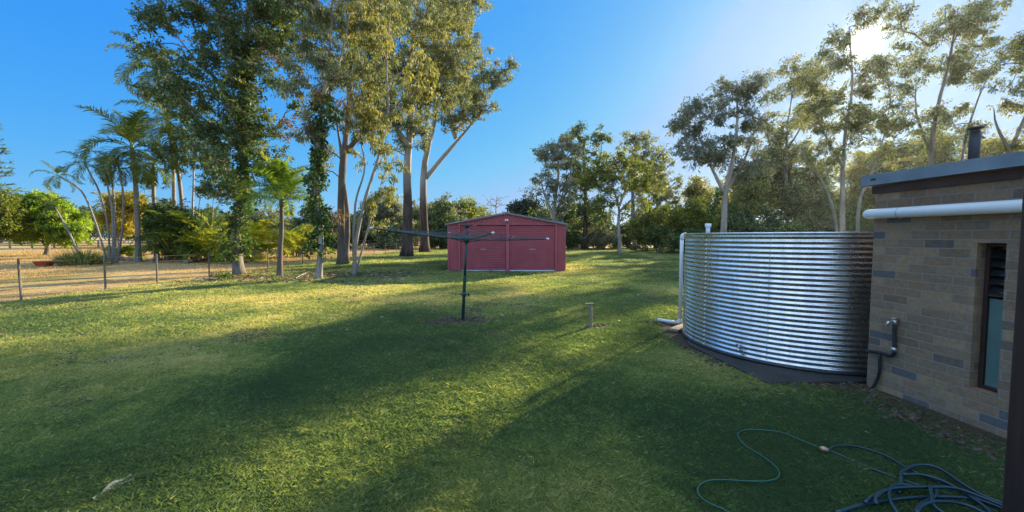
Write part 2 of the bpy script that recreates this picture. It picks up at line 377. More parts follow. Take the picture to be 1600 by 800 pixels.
def limbs(stems, radii, tips, rtip=0.012, seg=0.6):
    """stems: list of polylines; grows limbs that join every tip to the nearest fitting wood"""
    P = []; RAD = []; par = []; tubes = []
    for s, (ra, rb) in zip(stems, radii):
        k = len(s); t = np.linspace(0, 1, k); r = ra*(1-t)+rb*t
        for i in range(k): P.append(s[i]); RAD.append(r[i])
        tubes.append((s, r))
    P = list(P); nt = len(P); parent = [-1]*nt
    tips = sorted(tips, key=lambda q: min(np.linalg.norm(np.array(P[:nt:3])-q, axis=1)))
    cnt = [0]*nt; br = []
    for q in tips:
        A = np.array(P); d = np.linalg.norm(A-q, axis=1)
        cost = d+0.9*np.maximum(0, A[:, 2]-q[2]+0.25*d)+np.where(np.arange(len(A)) < nt, 0, 0.15*d)
        cost[A[:, 2] < stems[0][:, 2].min()+0.12*(q[2]-stems[0][:, 2].min())] += 50
        j = int(np.argmin(cost)); a = A[j]; D = np.linalg.norm(q-a)
        k = max(2, int(D/seg)+1); t = np.linspace(0, 1, k+1)[1:, None]
        up = np.array([0, 0, 1.0])*0.16*D
        path = a*(1-t)+q*t+up*np.sin(np.pi*t)*(0.5 if q[2] > a[2] else 1)+rng.normal(0, 0.045*D/k**0.5, (k, 3))*(1-t*0.5)
        ids = [j]
        for p in path:
            P.append(p); parent.append(ids[-1]); ids.append(len(P)-1); cnt.append(0)
        w = len(P)-1
        while w >= nt: cnt[w] += 1; w = parent[w]
        br.append(ids)
    for ids in br:
        r = [rtip*(cnt[i]**0.5)*1.15 for i in ids[1:]]
        r0 = min(r[0]*1.15, RAD[ids[0]]*0.75) if ids[0] < nt else r[0]*1.05
        pts = np.array([P[i] for i in ids]); rr = np.minimum(np.array([r0]+r), r0*1.0+1e-4); rr[-1] *= 0.6
        tubes.append((pts, rr))
    return tubes

def tree(name, label, Y, stems, blobs, leaf='gum', bark='pale', r0=0.2, cl=14, dens=2.2, leafpx=6.0, aspect=0.28, droop=1.2,
         cover=0.42, cat='tree', group=None, flat=0.75, depth=0.85, twigs=True, rtip=0.014, extra=None, ground=None, minleaf=0.0, keep=None):
    """stems: polylines in photo pixels at distance Y. Crown: lobes (x, y, rx, ry[, dY])"""
    s0 = Y/F
    if name == 'gum_tree': cl *= .66; dens *= .52; cover = max(.46, cover) if group != 'gums behind the tank' else .44; dens *= 1.15 if group == 'gums behind the tank' else 1
    S = []; RR = []
    b0 = at(stems[0][0][0], stems[0][0][1], Y); b0[2] = 0
    for i, st in enumerate(stems):
        pts = np.array([at(x, y, Y) for x, y in st])
        wob = rng.normal(0, 0.02*Y/10*1.0, (len(pts), 1)); pts[1:, 1] += np.cumsum(rng.normal(0, 0.025*Y/3, len(pts)-1))*(0.6 if i == 0 else 1.0)
        if i == 0 or st[0][1] >= stems[0][0][1]-3: pts[0, 2] = -0.12
        pts = smooth_path(pts, 5); pts[1:-1] += rng.normal(0, 0.012*s0*14, (len(pts)-2, 3))*np.array([1, 1, .3])
        S.append(pts); ra = r0*(1.0 if i == 0 else 0.62); RR.append((ra, ra*(0.22 if i == 0 else .12)))
    root = thing(name, label, cat, b0, group)
    C = []; RD = []
    lobes = [(b, leaf) for b in blobs]
    tipsets = {}
    for b, lf in lobes:
        dY = b[4] if len(b) > 4 else 0.0
        Yb = Y+dY
        c = at(b[0], b[1], Yb); rx = b[2]*Yb/F; rz = b[3]*Yb/F
        nk = max(3, int(1.5*dens*b[2]*b[3]/(cl*cl)))
        d = unit(rng.normal(size=(nk, 3))); r_ = rng.random(nk)[:, None]**0.42
        C.append(c+d*r_*np.array([rx, rx*depth, rz])*(1.04 if name == 'gum_tree' else .88)); RD.append(cl*s0*(0.6+0.75*rng.random(nk)))
    C = np.concatenate(C); RD = np.concatenate(RD)
    ok = C[:, 2] > RD*0.6+0.1
    if name == 'gum_tree':
        sd_ = int(abs(b0[0])*7) % 50; gs = 0.055*Y
        hole = vnoise(C[:, 0]+C[:, 1]*.6+500, C[:, 2]+500, gs, sd_)
        ok &= hole > {'gums behind the tank': .35, 'trees beyond the shed': .15}.get(group, .32)
    if keep is not None:
        # nothing of the crown stands in front of (or round) this open gap
        pass
    C = C[ok]; RD = RD[ok]
    tubes = limbs(S, RR, list(C[:: (1 if len(C) < 420 else 2)]), rtip=rtip*max(1, s0*30), seg=max(0.4, s0*22))
    mb = MB()
    for i, (p, r) in enumerate(tubes):
        if i < len(S):
            r = r.copy(); hz = p[:, 2]-p[0, 2]
            if p[0, 2] < .3: r *= 1+0.5*np.exp(-hz/(r0*2.2+0.05))
            else: r[0] *= .8
            mb.tube(p, r, 12, jitter=0.045)
        else: mb.tube(p, r, 5, cap=False)
    if twigs:
        for c, rd in zip(C, RD):
            for _ in range(2):
                e = c+unit(rng.normal(size=3)+np.array([0, 0, .3]))*rd*0.8
                mb.tube(np.array([c, (c+e)/2+rng.normal(0, rd*.1, 3), e]), [rtip*s0*26, rtip*s0*20, rtip*s0*10], 3, cap=False)
    mb.build('trunk', BARK[bark], root, True)
    ll = leafpx*.85*s0; lw = ll*aspect
    area = math.pi*(cl*s0)**2; per = int(cover*area*2.2/(0.5*ll*lw*0.55))
    per = max(20, min(per, 520))
    V, vals = leaves(C, RD, per, ll, lw, droop, flat)
    mesh_fast('crown', V, 4, LEAF[leaf], vals, root)
    if extra:
        for lf, bl, nm in extra:
            c2 = []; r2 = []
            for b in bl:
                c = at(b[0], b[1], Y); nk = max(3, int(dens*b[2]*b[3]/(cl*cl)))
                d = unit(rng.normal(size=(nk, 3)))*rng.random(nk)[:, None]**0.4
                c2.append(c+d*np.array([b[2], b[2]*.8, b[3]])*s0); r2.append(np.full(nk, cl*s0*0.8))
            V, vals = leaves(np.concatenate(c2), np.concatenate(r2), per//2, ll, lw, droop, flat)
            mesh_fast(nm, V, 4, LEAF[lf], vals, root)
    return root, S

def vine(label, S, z0, z1, r, n, leafsz, leaf='vine', group=None, seed_bulge=0.5):
    base = S[0].copy(); base[2] = 0
    root = thing('climbing_vine', label, 'vine', base, group)
    z = S[:, 2]
    zz = z0+(z1-z0)*rng.random(n)
    k = [np.interp(zz, z, S[:, i]) for i in range(3)]
    C = np.stack(k, 1)
    bul = r*(0.3+2.6*vnoise(zz*3+50, zz*0+7, 1.7, 31)**2.2)
    a = rng.random(n)*2*math.pi
    C[:, 0] += np.cos(a)*bul*rng.random(n)**.5; C[:, 1] += np.sin(a)*bul*rng.random(n)**.5
    V, vals = leaves(C, np.full(n, r*0.5), 24, leafsz, leafsz*0.7, 0.9, 0.9)
    mesh_fast('leaves', V, 4, LEAF[leaf], vals, root)
    mb = MB()
    for q in range(4):
        zt = np.linspace(0, z1*0.85, 24); a = q*1.6+zt*0.7
        mb.tube(np.stack([np.interp(zt, z, S[:, 0])+np.cos(a)*r*0.42, np.interp(zt, z, S[:, 1])+np.sin(a)*r*0.42, zt], 1), 0.018, 5)
    mb.build('stem', BARK['brown'], root, True)
    return root

def frond_mesh(base, az, el0, L, bend, nl, ll, lw, leaf_droop, twist=0.0, rr=0.02):
    k = 14; t = np.linspace(0, 1, k); ang = el0-bend*t**1.35
    h = np.array([math.cos(az), math.sin(az), 0]); side = np.array([-math.sin(az), math.cos(az), 0])
    step = L/(k-1); P = [np.array(base, float)]
    for i in range(1, k):
        P.append(P[-1]+step*(h*math.cos(ang[i])+np.array([0, 0, 1])*math.sin(ang[i])+side*twist*t[i]))
    P = np.array(P)
    tl = np.linspace(0.14, 0.99, nl)
    B = np.stack([np.interp(tl, t, P[:, i]) for i in range(3)], 1); al = np.interp(tl, t, ang)
    T = h*np.cos(al)[:, None]+np.array([0, 0, 1])*np.sin(al)[:, None]
    U = -h*np.sin(al)[:, None]+np.array([0, 0, 1])*np.cos(al)[:, None]
    Q = []
    for s in (-1, 1):
        le = ll*(0.35+0.65*np.sin(np.pi*np.clip(tl*0.92+0.1, 0, 1)))*(0.85+0.3*rng.random(nl))
        d = unit(side*s+T*0.75+U*(0.25+0.25*rng.normal(size=nl))[:, None])
        e = unit(d+np.array([0, 0, -1])*leaf_droop*(0.7+0.6*rng.random(nl))[:, None])
        m = B+d*le[:, None]*0.5; tip = m+e*le[:, None]*0.5
        w = unit(np.cross(d, U))*lw*0.5
        Q.append(np.stack([B-w*.5, m-w, m+w, B+w*.5], 1)); Q.append(np.stack([m-w, tip, tip+w*.1, m+w], 1))
    Q = np.concatenate(Q).reshape(-1, 3)
    w = side*rr
    rq = []
    for i in range(k-1):
        f0 = 1-t[i]*.8; f1 = 1-t[i+1]*.8
        rq.append([P[i]-w*f0, P[i+1]-w*f1, P[i+1]+w*f1, P[i]+w*f0]); up = np.array([0, 0, rr])
        rq.append([P[i]-up*f0, P[i+1]-up*f1, P[i+1]+up*f1, P[i]+up*f0])
    return np.concatenate([Q, np.array(rq).reshape(-1, 3)])
def palm(label, Y, stem, r0, nf, L, leaf='palm', el=(1.2, -0.2), bend=(1.2, 2.0), nl=34, ll=0.5, lw=0.04, ld=0.8, shaft=0.6, name='palm_tree', group=None,
         bark='palm', az0=None, dY=0.0, shaftleaf='palmbright'):
    pts = np.array([at(x, y, Y+dY*i/(len(stem)-1)) for i, (x, y) in enumerate(stem)]); base = pts[0].copy(); base[2] = 0; pts[0, 2] = -0.1
    root = thing(name, label, 'palm tree', base, group)
    p = smooth_path(pts, 12); k = len(p); t = np.linspace(0, 1, k)
    r = r0*(1-0.3*t)*(1+0.6*np.exp(-(p[:, 2]-p[0, 2])/(r0*2.5)))
    pp = smooth_path(p, 3); r2 = np.interp(np.linspace(0, 1, len(pp)), t, r)*(1+0.05*(np.arange(len(pp)) % 3 == 0))
    MB().tube(pp, r2, 12, jitter=0.015).build('trunk', BARK[bark], root, True)
    top = p[-1]; d = unit(p[-1]-p[-3])
    if shaft > 0:
        MB().tube(np.array([top-d*.03, top+d*shaft*.3, top+d*shaft*.8, top+d*shaft]), [r0*.8, r0*.95, r0*.6, r0*.25], 10).build('crownshaft', M['crownshaft'], root, True)
    c = top+d*shaft*0.8
    az = rng.random()*6.28 if az0 is None else az0
    for i in range(nf):
        f = i/(nf-1); e = el[0]+(el[1]-el[0])*f+rng.normal(0, .08); b = (bend[0]+(bend[1]-bend[0])*rng.random())*(.45+1.1*min(1, f*1.6))
        V = frond_mesh(c+np.array([0, 0, -f*shaft*0.35]), az, e, L*(0.85+0.25*rng.random())*(0.8 if f < .15 else 1), b, nl, ll, lw, ld, rng.normal(0, .12), r0*0.16)
        mesh_fast('frond', V, 4, LEAF[leaf], np.clip(rng.random(len(V)//4)*.6+rng.random()*.4, 0, 1), root)
        az += 2.399+rng.normal(0, .15)
    return root
M['crownshaft'] = mottled('crownshaft', (0.1, 0.17, 0.06), (0.2, 0.27, 0.1), 4, 0.5)

def cane_clump(label, X, Yb, spread, n, L, leaf, h0=0.2, ll=0.5, lw=0.05, nl=24, el=(1.5, 0.3), name='cane_palm', stemh=1.2, group=None, cat='palm'):
    root = thing(name, label, cat, (X, Yb, 0), group)
    for i in range(n):
        a = rng.random()*6.28; rr = spread*rng.random()**.6; b = np.array([X+math.cos(a)*rr, Yb+math.sin(a)*rr, .05+stemh*1.5*rng.random()**1.6])
        V = frond_mesh(b, a+rng.normal(0, .5), el[0]+(el[1]-el[0])*rng.random(), L*(.4+.6*rng.random()), .8+rng.random()*1.1, nl, ll, lw, .5, rng.normal(0, .15), 0.012)
        mesh_fast('frond', V, 4, LEAF[leaf], np.clip(rng.random(len(V)//4)*.6+rng.random()*.4, 0, 1), root)
    mb = MB()
    for i in range(max(4, n//5)):
        a = rng.random()*6.28; rr = spread*.8*rng.random(); x, y = X+math.cos(a)*rr, Yb+math.sin(a)*rr
        mb.tube([(x, y, -.05), (x+math.cos(a)*.05, y, .5*stemh), (x+math.cos(a)*.15, y+math.sin(a)*.1, stemh+h0)], 0.035, 6)
    mb.build('stem', BARK['palm'], root, True)
    return root

# ================================================================= SETTING
def grid_sheet(name, xs, ys, zf, mat, attr=None):
    X, Yg = np.meshgrid(xs, ys, indexing='ij'); Z = zf(X, Yg)
    V = np.stack([X, Yg, Z], -1).reshape(-1, 3); nx, ny = len(xs), len(ys)
    i = np.arange(nx-1)[:, None]*ny+np.arange(ny-1)[None]; q = np.stack([i, i+ny, i+ny+1, i+1], -1).reshape(-1, 4)
    me = bpy.data.meshes.new(name); me.vertices.add(len(V)); me.loops.add(q.size); me.polygons.add(len(q))
    me.vertices.foreach_set('co', V.astype(np.float32).ravel()); me.loops.foreach_set('vertex_index', q.astype(np.int32).ravel())
    me.polygons.foreach_set('loop_start', np.arange(0, q.size, 4, dtype=np.int32)); me.polygons.foreach_set('loop_total', np.full(len(q), 4, dtype=np.int32))
    if attr is not None:
        a = me.attributes.new('soil', 'FLOAT', 'POINT'); a.data.foreach_set('value', attr(X, Yg).astype(np.float32).ravel())
    me.update(); me.shade_smooth(); me.materials.append(mat)
    o = bpy.data.objects.new(name, me); COL.objects.link(o); o['kind'] = 'structure'; return o
MB().add([(-600, -600, -0.03), (600, -600, -0.03), (600, 900, -0.03), (-600, 900, -0.03)], [(0, 1, 2, 3)]).build('ground', M['ground'])['kind'] = 'structure'
grid_sheet('paddock', np.linspace(-90, FENCE_X+.02, 160), np.linspace(-6, 75, 200), lambda x, y: -0.01+0.07*(vnoise(x+300, y+300, 4, 12)-.3)*np.clip((FENCE_X-x)/2, 0, 1), M['ground'])
xs = np.concatenate([np.linspace(FENCE_X, -5, 90), np.linspace(-5, 6, 230)[1:], np.linspace(6, 40, 120)[1:]])
ys = np.concatenate([np.linspace(-3, 9, 240), np.linspace(9, 20, 110)[1:], np.linspace(20, 52, 80)[1:]])
grid_sheet('lawn', xs, ys, lawn_h, M['lawn'], soil_mask)

# grass blades: far too many to count
def dryness(x, y):
    d = vnoise(x+400, y+400, 2.3, 21)*0.55+vnoise(x+400, y+400, 0.8, 22)*0.3+vnoise(x+400, y+400, 0.3, 23)*0.15; d = .48+(d-.5)*1.0
    # worn tracks where the turf is straw coloured
    w = np.exp(-((y-9.6+0.12*x)/1.5)**2)*np.clip((2-x)/4, 0, 1)*0.22
    g = np.exp(-(((x-2.0)/1.0)**2+((y-6.5)/.9)**2))*0.4+np.exp(-(((x-6)/1.4)**2+((y-17)/1.6)**2))*.4+np.exp(-(((x-1.2)/1.6)**2+((y-3.0)/1.4)**2))*.15  # last term paints shade into the turf colour by making it greener
    return d+w-g
def tu_(X, Y): return vnoise(X+700, Y+700, 0.11, 44)*.5+vnoise(X+700, Y+700, 0.045, 45)*.5
def grass():
    N = 1500000
    u = rng.random(N); Y = 1.7*np.exp(u*math.log(48/1.7)); X = (rng.random(N)*2-1)*Y*1.42
    keep = (X > FENCE_X+.05) & (X < 34)
    far = np.clip(Y/5, 1, None)
    X = X[keep]; Y = Y[keep]
    s = soil_mask(X, Y); keep = rng.random(len(X)) > s*1.02-0.05
    inb = (np.abs(X+0.25) < 2.7) & (Y > 17.8) & (Y < 23.8)
    inw = (X > 3.75) & (Y < 4.2) & (Y > 0) ; intk = np.hypot(X-TANK[0], Y-TANK[1]) < TANK[2]+.06
    keep &= ~inb & ~inw & ~intk
    X = X[keep]; Y = Y[keep]; n = len(X)
    pat = vnoise(X+500, Y+500, 0.35, 41)
    hh = (0.017+0.018*rng.random(n)+0.013*pat)*np.clip(1+(Y-4)/26, 1, 1.9)
    ww = 0.0024*np.clip(Y/3.2, .8, 8)
    a = rng.random(n)*6.283; lean = 0.25+1.1*rng.random(n); hh *= .55+.9*tu_(X, Y)
    base = np.stack([X, Y, lawn_h(X, Y)-0.004], 1)
    d = np.stack([np.cos(a)*np.sin(lean), np.sin(a)*np.sin(lean), np.cos(lean)], 1)
    b2 = a+1.57+rng.normal(0, .5, n); w = np.stack([np.cos(b2), np.sin(b2), np.zeros(n)], 1)*ww[:, None]*.5
    L = hh[:, None]*(1+lean[:, None]*.6)
    mid = base+d*L*.5; tip = mid+unit(d+np.array([0, 0, -.55]))*L*.55
    Q = np.stack([base-w, base+w, mid+w*.8, tip, ], 1)
    Q[:, 0] = base-w; Q[:, 1] = base+w
    dr = dryness(X, Y)
    tu = vnoise(X+700, Y+700, 0.11, 44)*.5+vnoise(X+700, Y+700, 0.045, 45)*.5
    v = np.clip(-.02+0.45*rng.random(n)+.42*(tu-.5)+.12+(dr-0.5)*1.5+(rng.random(n) < 0.10+0.25*np.clip(dr-.45, 0, 1))*0.4, 0, 1)
    o = mesh_fast('grass', np.stack([base-w, base+w, mid+w*.7, tip], 1).reshape(-1, 3), 4, LEAF['grass'], v)
    o['kind'] = 'stuff'; o['label'] = 'short mown lawn grass, green with straw coloured patches'; o['category'] = 'grass'
grass()
def dry_grass():
    N = 160000
    Y = 8*np.exp(rng.random(N)*math.log(70/8)); X = FENCE_X-0.05-rng.random(N)*Y*1.0
    k = (np.abs(X) < Y*1.4); X = X[k]; Y = Y[k]; n = len(X)
    pt = vnoise(X+500, Y+500, 1.2, 43)
    hh = (0.05+0.07*rng.random(n))*(0.4+pt)*np.clip(Y/14, 1, 2.5); a = rng.random(n)*6.283; le = .2+.9*rng.random(n)
    base = np.stack([X, Y, np.full(n, -0.03)], 1); d = np.stack([np.cos(a)*np.sin(le), np.sin(a)*np.sin(le), np.cos(le)], 1)
    w = np.stack([-np.sin(a), np.cos(a), np.zeros(n)], 1)*(0.0035*Y/8)[:, None]
    o = mesh_fast('dry_grass', np.stack([base-w, base+w, base+d*hh[:, None]], 1).reshape(-1, 3), 3, LEAF['straw'], rng.random(n)*.7+.3*pt)
    o['kind'] = 'stuff'; o['label'] = 'dry straw coloured grass in the paddock behind the wire fence'; o['category'] = 'dry grass'
dry_grass()
def litter():
    n = 5200
    Y = np.concatenate([2+rng.random(2600)*9, 13+rng.random(2600)*5.5]); X = np.concatenate([(rng.random(2600)*2-1)*9, -12+rng.random(2600)*8])
    near = rng.random(n) < 1
    z = lawn_h(X, Y)+0.03; s = (0.007+0.016*rng.random(n)**2)*np.clip(Y/3, 1, 5)
    a = unit(rng.normal(size=(n, 3))*np.array([1, 1, .25])); b = unit(np.cross(a, rng.normal(size=(n, 3))*np.array([.3, .3, 1])))
    P = np.stack([X, Y, z], 1); s = s[:, None]
    k = rng.random(n) < np.where(Y < 12, 0.22, 1.0)
    k |= (X > 2.6) & (Y < 7)
    Q = np.stack([P-a*s, P+b*s*.3, P+a*s, P-b*s*.3], 1)[k]
    o = mesh_fast('leaf_litter', Q.reshape(-1, 3), 4, LEAF['straw2'], rng.random(k.sum()))
    o['kind'] = 'stuff'; o['label'] = 'scattered dry leaves and twigs lying on the lawn'; o['category'] = 'leaf litter'
LEAF['straw2'] = leaf_mat('litter_leaf', [(0.06, 0.035, 0.02), (0.16, 0.10, 0.06), (0.3, 0.2, 0.12), (0.45, 0.38, 0.28)], 0.15, (1.1, 1, .8))
litter()
def clods():
    mb = MB()
    for (x0, y0, sx, sy, k) in ((-.95, 7.2, .5, .3, 150), (1.55, 6.75, .2, .1, 25), (2.75, 6.95, .3, .2, 90), (3.45, 3.2, .14, .8, 150), (2.55, 4.9, .12, .5, 80), (3.1, 4.1, .35, .1, 80)):
        for i in range(k):
            x, y = x0+rng.normal()*sx*.6, y0+rng.normal()*sy*.6
            if math.hypot(x-TANK[0], y-TANK[1]) < TANK[2]+.05 or (x > 3.72 and y < 4.1): continue
            r_ = .008+.022*rng.random()**2; z = float(lawn_h(np.array([x]), np.array([y]))[0])
            ph = [(math.sin(t)*r_, -math.cos(t)*r_*.7) for t in (.15, .9, 1.6, 2.3, 3.0)]
            q = len(mb.v); mb.lathe(ph, (x, y, z+r_*.3), 6, True); c0 = np.array([x, y, z+r_*.3]); mb.v[q] = c0+(mb.v[q]-c0)*(1+rng.normal(0, .2, (len(mb.v[q]), 1)))
    o = mb.build('soil_clods', M['soil']); o['kind'] = 'stuff'; o['label'] = 'crumbs of dark dug soil lying on the bare patches'; o['category'] = 'soil'
M['soil'] = mottled('soil', (0.04, 0.028, 0.02), (0.14, 0.10, 0.07), 20, 0.95, bstr=.6)
clods()

# ================================================================= SHED
def shed():
    Y0, Y1 = 17.8, 23.8; x0, x1 = -2.95, 2.45; xc = (x0+x1)/2; he = 2.2; ha = 2.7
    r = thing('garden_shed', 'low gabled dark red metal double garage shed on the lawn', 'shed', (xc, Y0, 0))
    dx = [(-2.39, -0.28), (-0.12, 2.0)]; dh = 2.13
    def ribwall(name, a, b, zlo, ztop):      # ribbed vertical cladding on the front, ztop may follow the gable
        mb = MB(); p = a; pitch = 0.1
        xs = []; i = 0
        while p < b-1e-6:
            q = min(p+pitch, b)
            for (u, v, dep) in ((p, p+(q-p)*.62, 0.0), (p+(q-p)*.62, p+(q-p)*.72, None), (p+(q-p)*.72, p+(q-p)*.9, 0.034), (p+(q-p)*.9, q, None)):
                xs.append((u, v, dep))
            p = q
        prof = []
        for u, v, dep in xs:
            if dep is not None: prof += [(u, dep), (v, dep)]
        prof.append((b, 0.0))
        V = []; Fc = []
        for i, (x, d) in enumerate(prof):
            V += [(x, Y0-d, zlo), (x, Y0-d, ztop(x))]
        for i in range(len(prof)-1): Fc.append((2*i, 2*i+2, 2*i+3, 2*i+1))
        mb.add(V, Fc); return mb
    g = lambda x: he+(ha-he)*(1-abs(x-xc)/((x1-x0)/2))-0.03
    w = MB()
    for a, b, zl in ((x0, dx[0][0]-.05, 0), (dx[1][1]+.05, x1, 0), (dx[0][0]-.05, dx[1][1]+.05, dh+.03)):
        q = ribwall('w', a, b, zl, g); w.add(np.concatenate(q.v), q.f)
    # side and back walls with real ribs
    for X, s in ((x0, -1), (x1, 1)):
        V = []; Fc = []; k = 0; y = Y0
        while y < Y1-1e-6:
            for yy, d in ((y, 0), (y+.12, 0), (y+.14, .02), (y+.18, .02)): V += [(X+s*d, yy, 0), (X+s*d, yy, he-.02)]
            y += 0.2
        V += [(X, Y1, 0), (X, Y1, he-.02)]
        for i in range(len(V)//2-1): Fc.append((2*i, 2*i+2, 2*i+3, 2*i+1))
        w.add(V, Fc)
    w.add([(x0, Y1, 0), (x1, Y1, 0), (x1, Y1, he-.02), (xc, Y1, ha-.02), (x0, Y1, he-.02)], [(0, 1, 2, 3, 4)])
    w.build('wall', M['shed_red'], r)
    t = MB()
    t.box(((dx[0][1]+dx[1][0])/2, Y0-.035, dh/2+.01), (0.16, .07, dh+.02), bev=.008)
    t.box((dx[0][0]-.04, Y0-.03, dh/2+.01), (0.08, .07, dh+.02), bev=.008); t.box((dx[1][1]+.04, Y0-.03, dh/2+.01), (0.08, .07, dh+.02), bev=.008)
    t.box(((dx[0][0]+dx[1][1])/2, Y0-.03, dh+.045), (dx[1][1]-dx[0][0]+.16, .075, .05), bev=.006)
    t.box((x0-.005, Y0-.012, he/2), (.06, .06, he-.06), bev=.006); t.box((x1+.005, Y0-.012, he/2), (.06, .06, he-.06), bev=.006)
    t.build('trim', M['shed_red'], r)
    for a, b in dx:
        V = []; Fc = []; z = 0.05; rows = []
        while z < dh:
            rows += [(z, 0.0), (z+.045, 0.0), (z+.052, -.026), (z+.073, -.026)]; z += .08
        for z, d in rows: V += [(a+.01, Y0+.03+d, z), (b-.01, Y0+.03+d, z)]
        for i in range(len(rows)-1): Fc.append((2*i, 2*i+1, 2*i+3, 2*i+2))
        mb = MB(); mb.add(V, Fc); o = mb.build('roller_door', M['shed_door'], r)
        MB().box(((a+b)/2, Y0-.0, .028), (b-a-.02, .05, .05), bev=.006).build('bottom_rail', M['white_pvc'], o)
        c = (a+b)/2+.02
        h = MB().box((c-.1, Y0-.005, 1.02), (.12, .04, .04), bev=.01).box((c+.1, Y0-.005, 1.02), (.07, .04, .03), bev=.008)
        h.box((c, Y0-.002, 1.02), (.07, .03, .07), bev=.01); h.build('handle', M['steel'], o)
    # roof, two corrugated slopes
    rf = MB(); n = 60
    for s in (-1, 1):
        V = []; Fc = []
        L = (x1-x0)/2+.12
        ysr = np.linspace(Y0-.1, Y1+.1, 130)
        for y in ysr:
            o_ = 0.012*math.sin((y-Y0)*2*math.pi/.19)
            V += [(xc, y, ha+o_+.01), (xc+s*L, y, ha-(ha-he)*L/((x1-x0)/2)+o_+.01)]
        for i in range(len(ysr)-1): Fc.append((2*i, 2*i+1, 2*i+3, 2*i+2))
        rf.add(V, Fc)
    ro = rf.build('roof', M['shed_roof'], r)
    bg = MB(); sl = math.atan2(ha-he, (x1-x0)/2); L = ((x1-x0)/2+.12)/math.cos(sl)
    for s in (-1, 1):
        A = np.array([xc, Y0-.12, ha+.03]); B = A+np.array([s*L*math.cos(sl), 0, -L*math.sin(sl)])
        V = [];
        for p in (A, B):
            for dy, dz in ((0, 0), (.06, 0), (.06, -.07), (0, -.07)): V.append(p+np.array([0, dy, dz]))
        bg.add(V, [(0, 1, 2, 3), (7, 6, 5, 4), (0, 4, 5, 1), (1, 5, 6, 2), (2, 6, 7, 3), (3, 7, 4, 0)])
    bg.build('barge_capping', M['shed_roof'], ro)
    rc = MB().box((xc, (Y0+Y1)/2, ha+.035), (.3, Y1-Y0+.22, .02), bev=.004); rc.build('ridge_cap', M['shed_roof'], ro)
    for X in (x0-.1, x1+.1):
        MB().box((X, (Y0+Y1)/2, he-.03), (.1, Y1-Y0+.1, .09), bev=.01).build('gutter', M['shed_roof'], ro)
    lm = MB().box((xc, Y0-.06, 2.38), (.16, .05, .07), bev=.015).tube([(xc-.04, Y0-.07, 2.36), (xc-.05, Y0-.16, 2.33)], [.02, .04], 10).tube([(xc+.04, Y0-.07, 2.36), (xc+.06, Y0-.16, 2.33)], [.02, .04], 10)
    lm.build('flood_light', M['white_pvc'], r, True)
    MB().box((x0+.02, Y0-.25, .035), (.2, .12, .07), rz=.3, bev=.015).build('paver', M['stone']) and None
shed()
o = bpy.data.objects['paver']; tag(o, 'small pale block lying in the grass at the left corner of the red shed', 'block')

# ================================================================= CLOTHES HOIST
def hoist():
    b = gnd(723, 503); b[2] = 0; top = at(730, 352, 7.27)
    hub = b+(top-b)*(1.55/top[2])
    r = thing('clothes_hoist', 'dark green rotary clothes hoist with four arms, standing in bare soil', 'clothesline', b)
    ax = unit(top-b)
    MB().tube([b-ax*.1, b+ax*.85, b+ax*.86], [.030, .030, .030], 16).tube([b+ax*.8, hub+ax*.02], .024, 16).build('lower_post', M['hoist_green'], r, True)
    MB().tube([hub, top], .021, 14).build('upper_post', M['hoist_green'], r, True)
    c = b+ax*.52
    MB().tube([c-ax*.035, c-ax*.03, c+ax*.03, c+ax*.035], [.03, .042, .042, .03], 16).tube([c+np.array([-.09, 0, 0]), c+np.array([.09, 0, 0])], .012, 8).box(c+np.array([.09, -.02, .0]), (.03, .03, .06), bev=.006).build('winding_handle', M['hoist_green'], r, True)
    MB().tube([hub-ax*.07, hub-ax*.05, hub+ax*.05, hub+ax*.07], [.03, .06, .06, .03], 18).build('hub', M['hoist_green'], r, True)
    MB().tube([top-ax*.05, top-ax*.03, top+ax*.02, top+ax*.03], [.024, .045, .045, .02], 16).build('cap', M['black_plastic'], r, True)
    tips = []
    for k, h in enumerate((1.56, 1.69, 1.755, 1.66)):
        a = R(20+90*k); tips.append(np.array([hub[0]+1.7*math.cos(a), hub[1]+1.7*math.sin(a), h]))
    for t in tips:
        q = smooth_path([hub, hub*.5+t*.5-np.array([0, 0, .015]), t], 5)
        arm = MB().tube(q, .0145, 8)
        arm.build('arm', M['hoist_green'], r, True)
        MB().tube([t-unit(t-hub)*.05, t+unit(t-hub)*.012], .019, 8).build('end_cap', M['white_pvc'], r, True)
        m = hub*.42+t*.58
        MB().tube([top-ax*.03, m], .006, 6).tube([hub-ax*.05, hub*.75+t*.25-np.array([0, 0, .0])], .008, 6).build('stay', M['hoist_green'], r, True)
    for i in range(6):
        f = .40+.59*i/5; mb = MB()
        for k in range(4):
            A = hub+(tips[k]-hub)*f; B = hub+(tips[(k+1) % 4]-hub)*f; mid = (A+B)/2-np.array([0, 0, .018+.012*rng.random()])
            mb.tube(smooth_path([A, mid, B], 5), .0028, 5)
        mb.build('line', M['wire'], r)
hoist()

# ================================================================= STAKE
b = gnd(923, 512); b[2] = 0
r = thing('garden_stake', 'short grey timber stake standing upright in the lawn', 'stake', b)
MB().tube([b+np.array([0, 0, -.1]), b+np.array([.0, 0, .2]), b+np.array([-.012, 0, .41])], [.033, .031, .03], 8, jitter=.05).build('stake', M['timber_grey'], r)
MB().box(b+np.array([-.03, -.0, .425]), (.15, .05, .022), rz=.1, bev=.005).build('cap', M['timber_grey'], r)

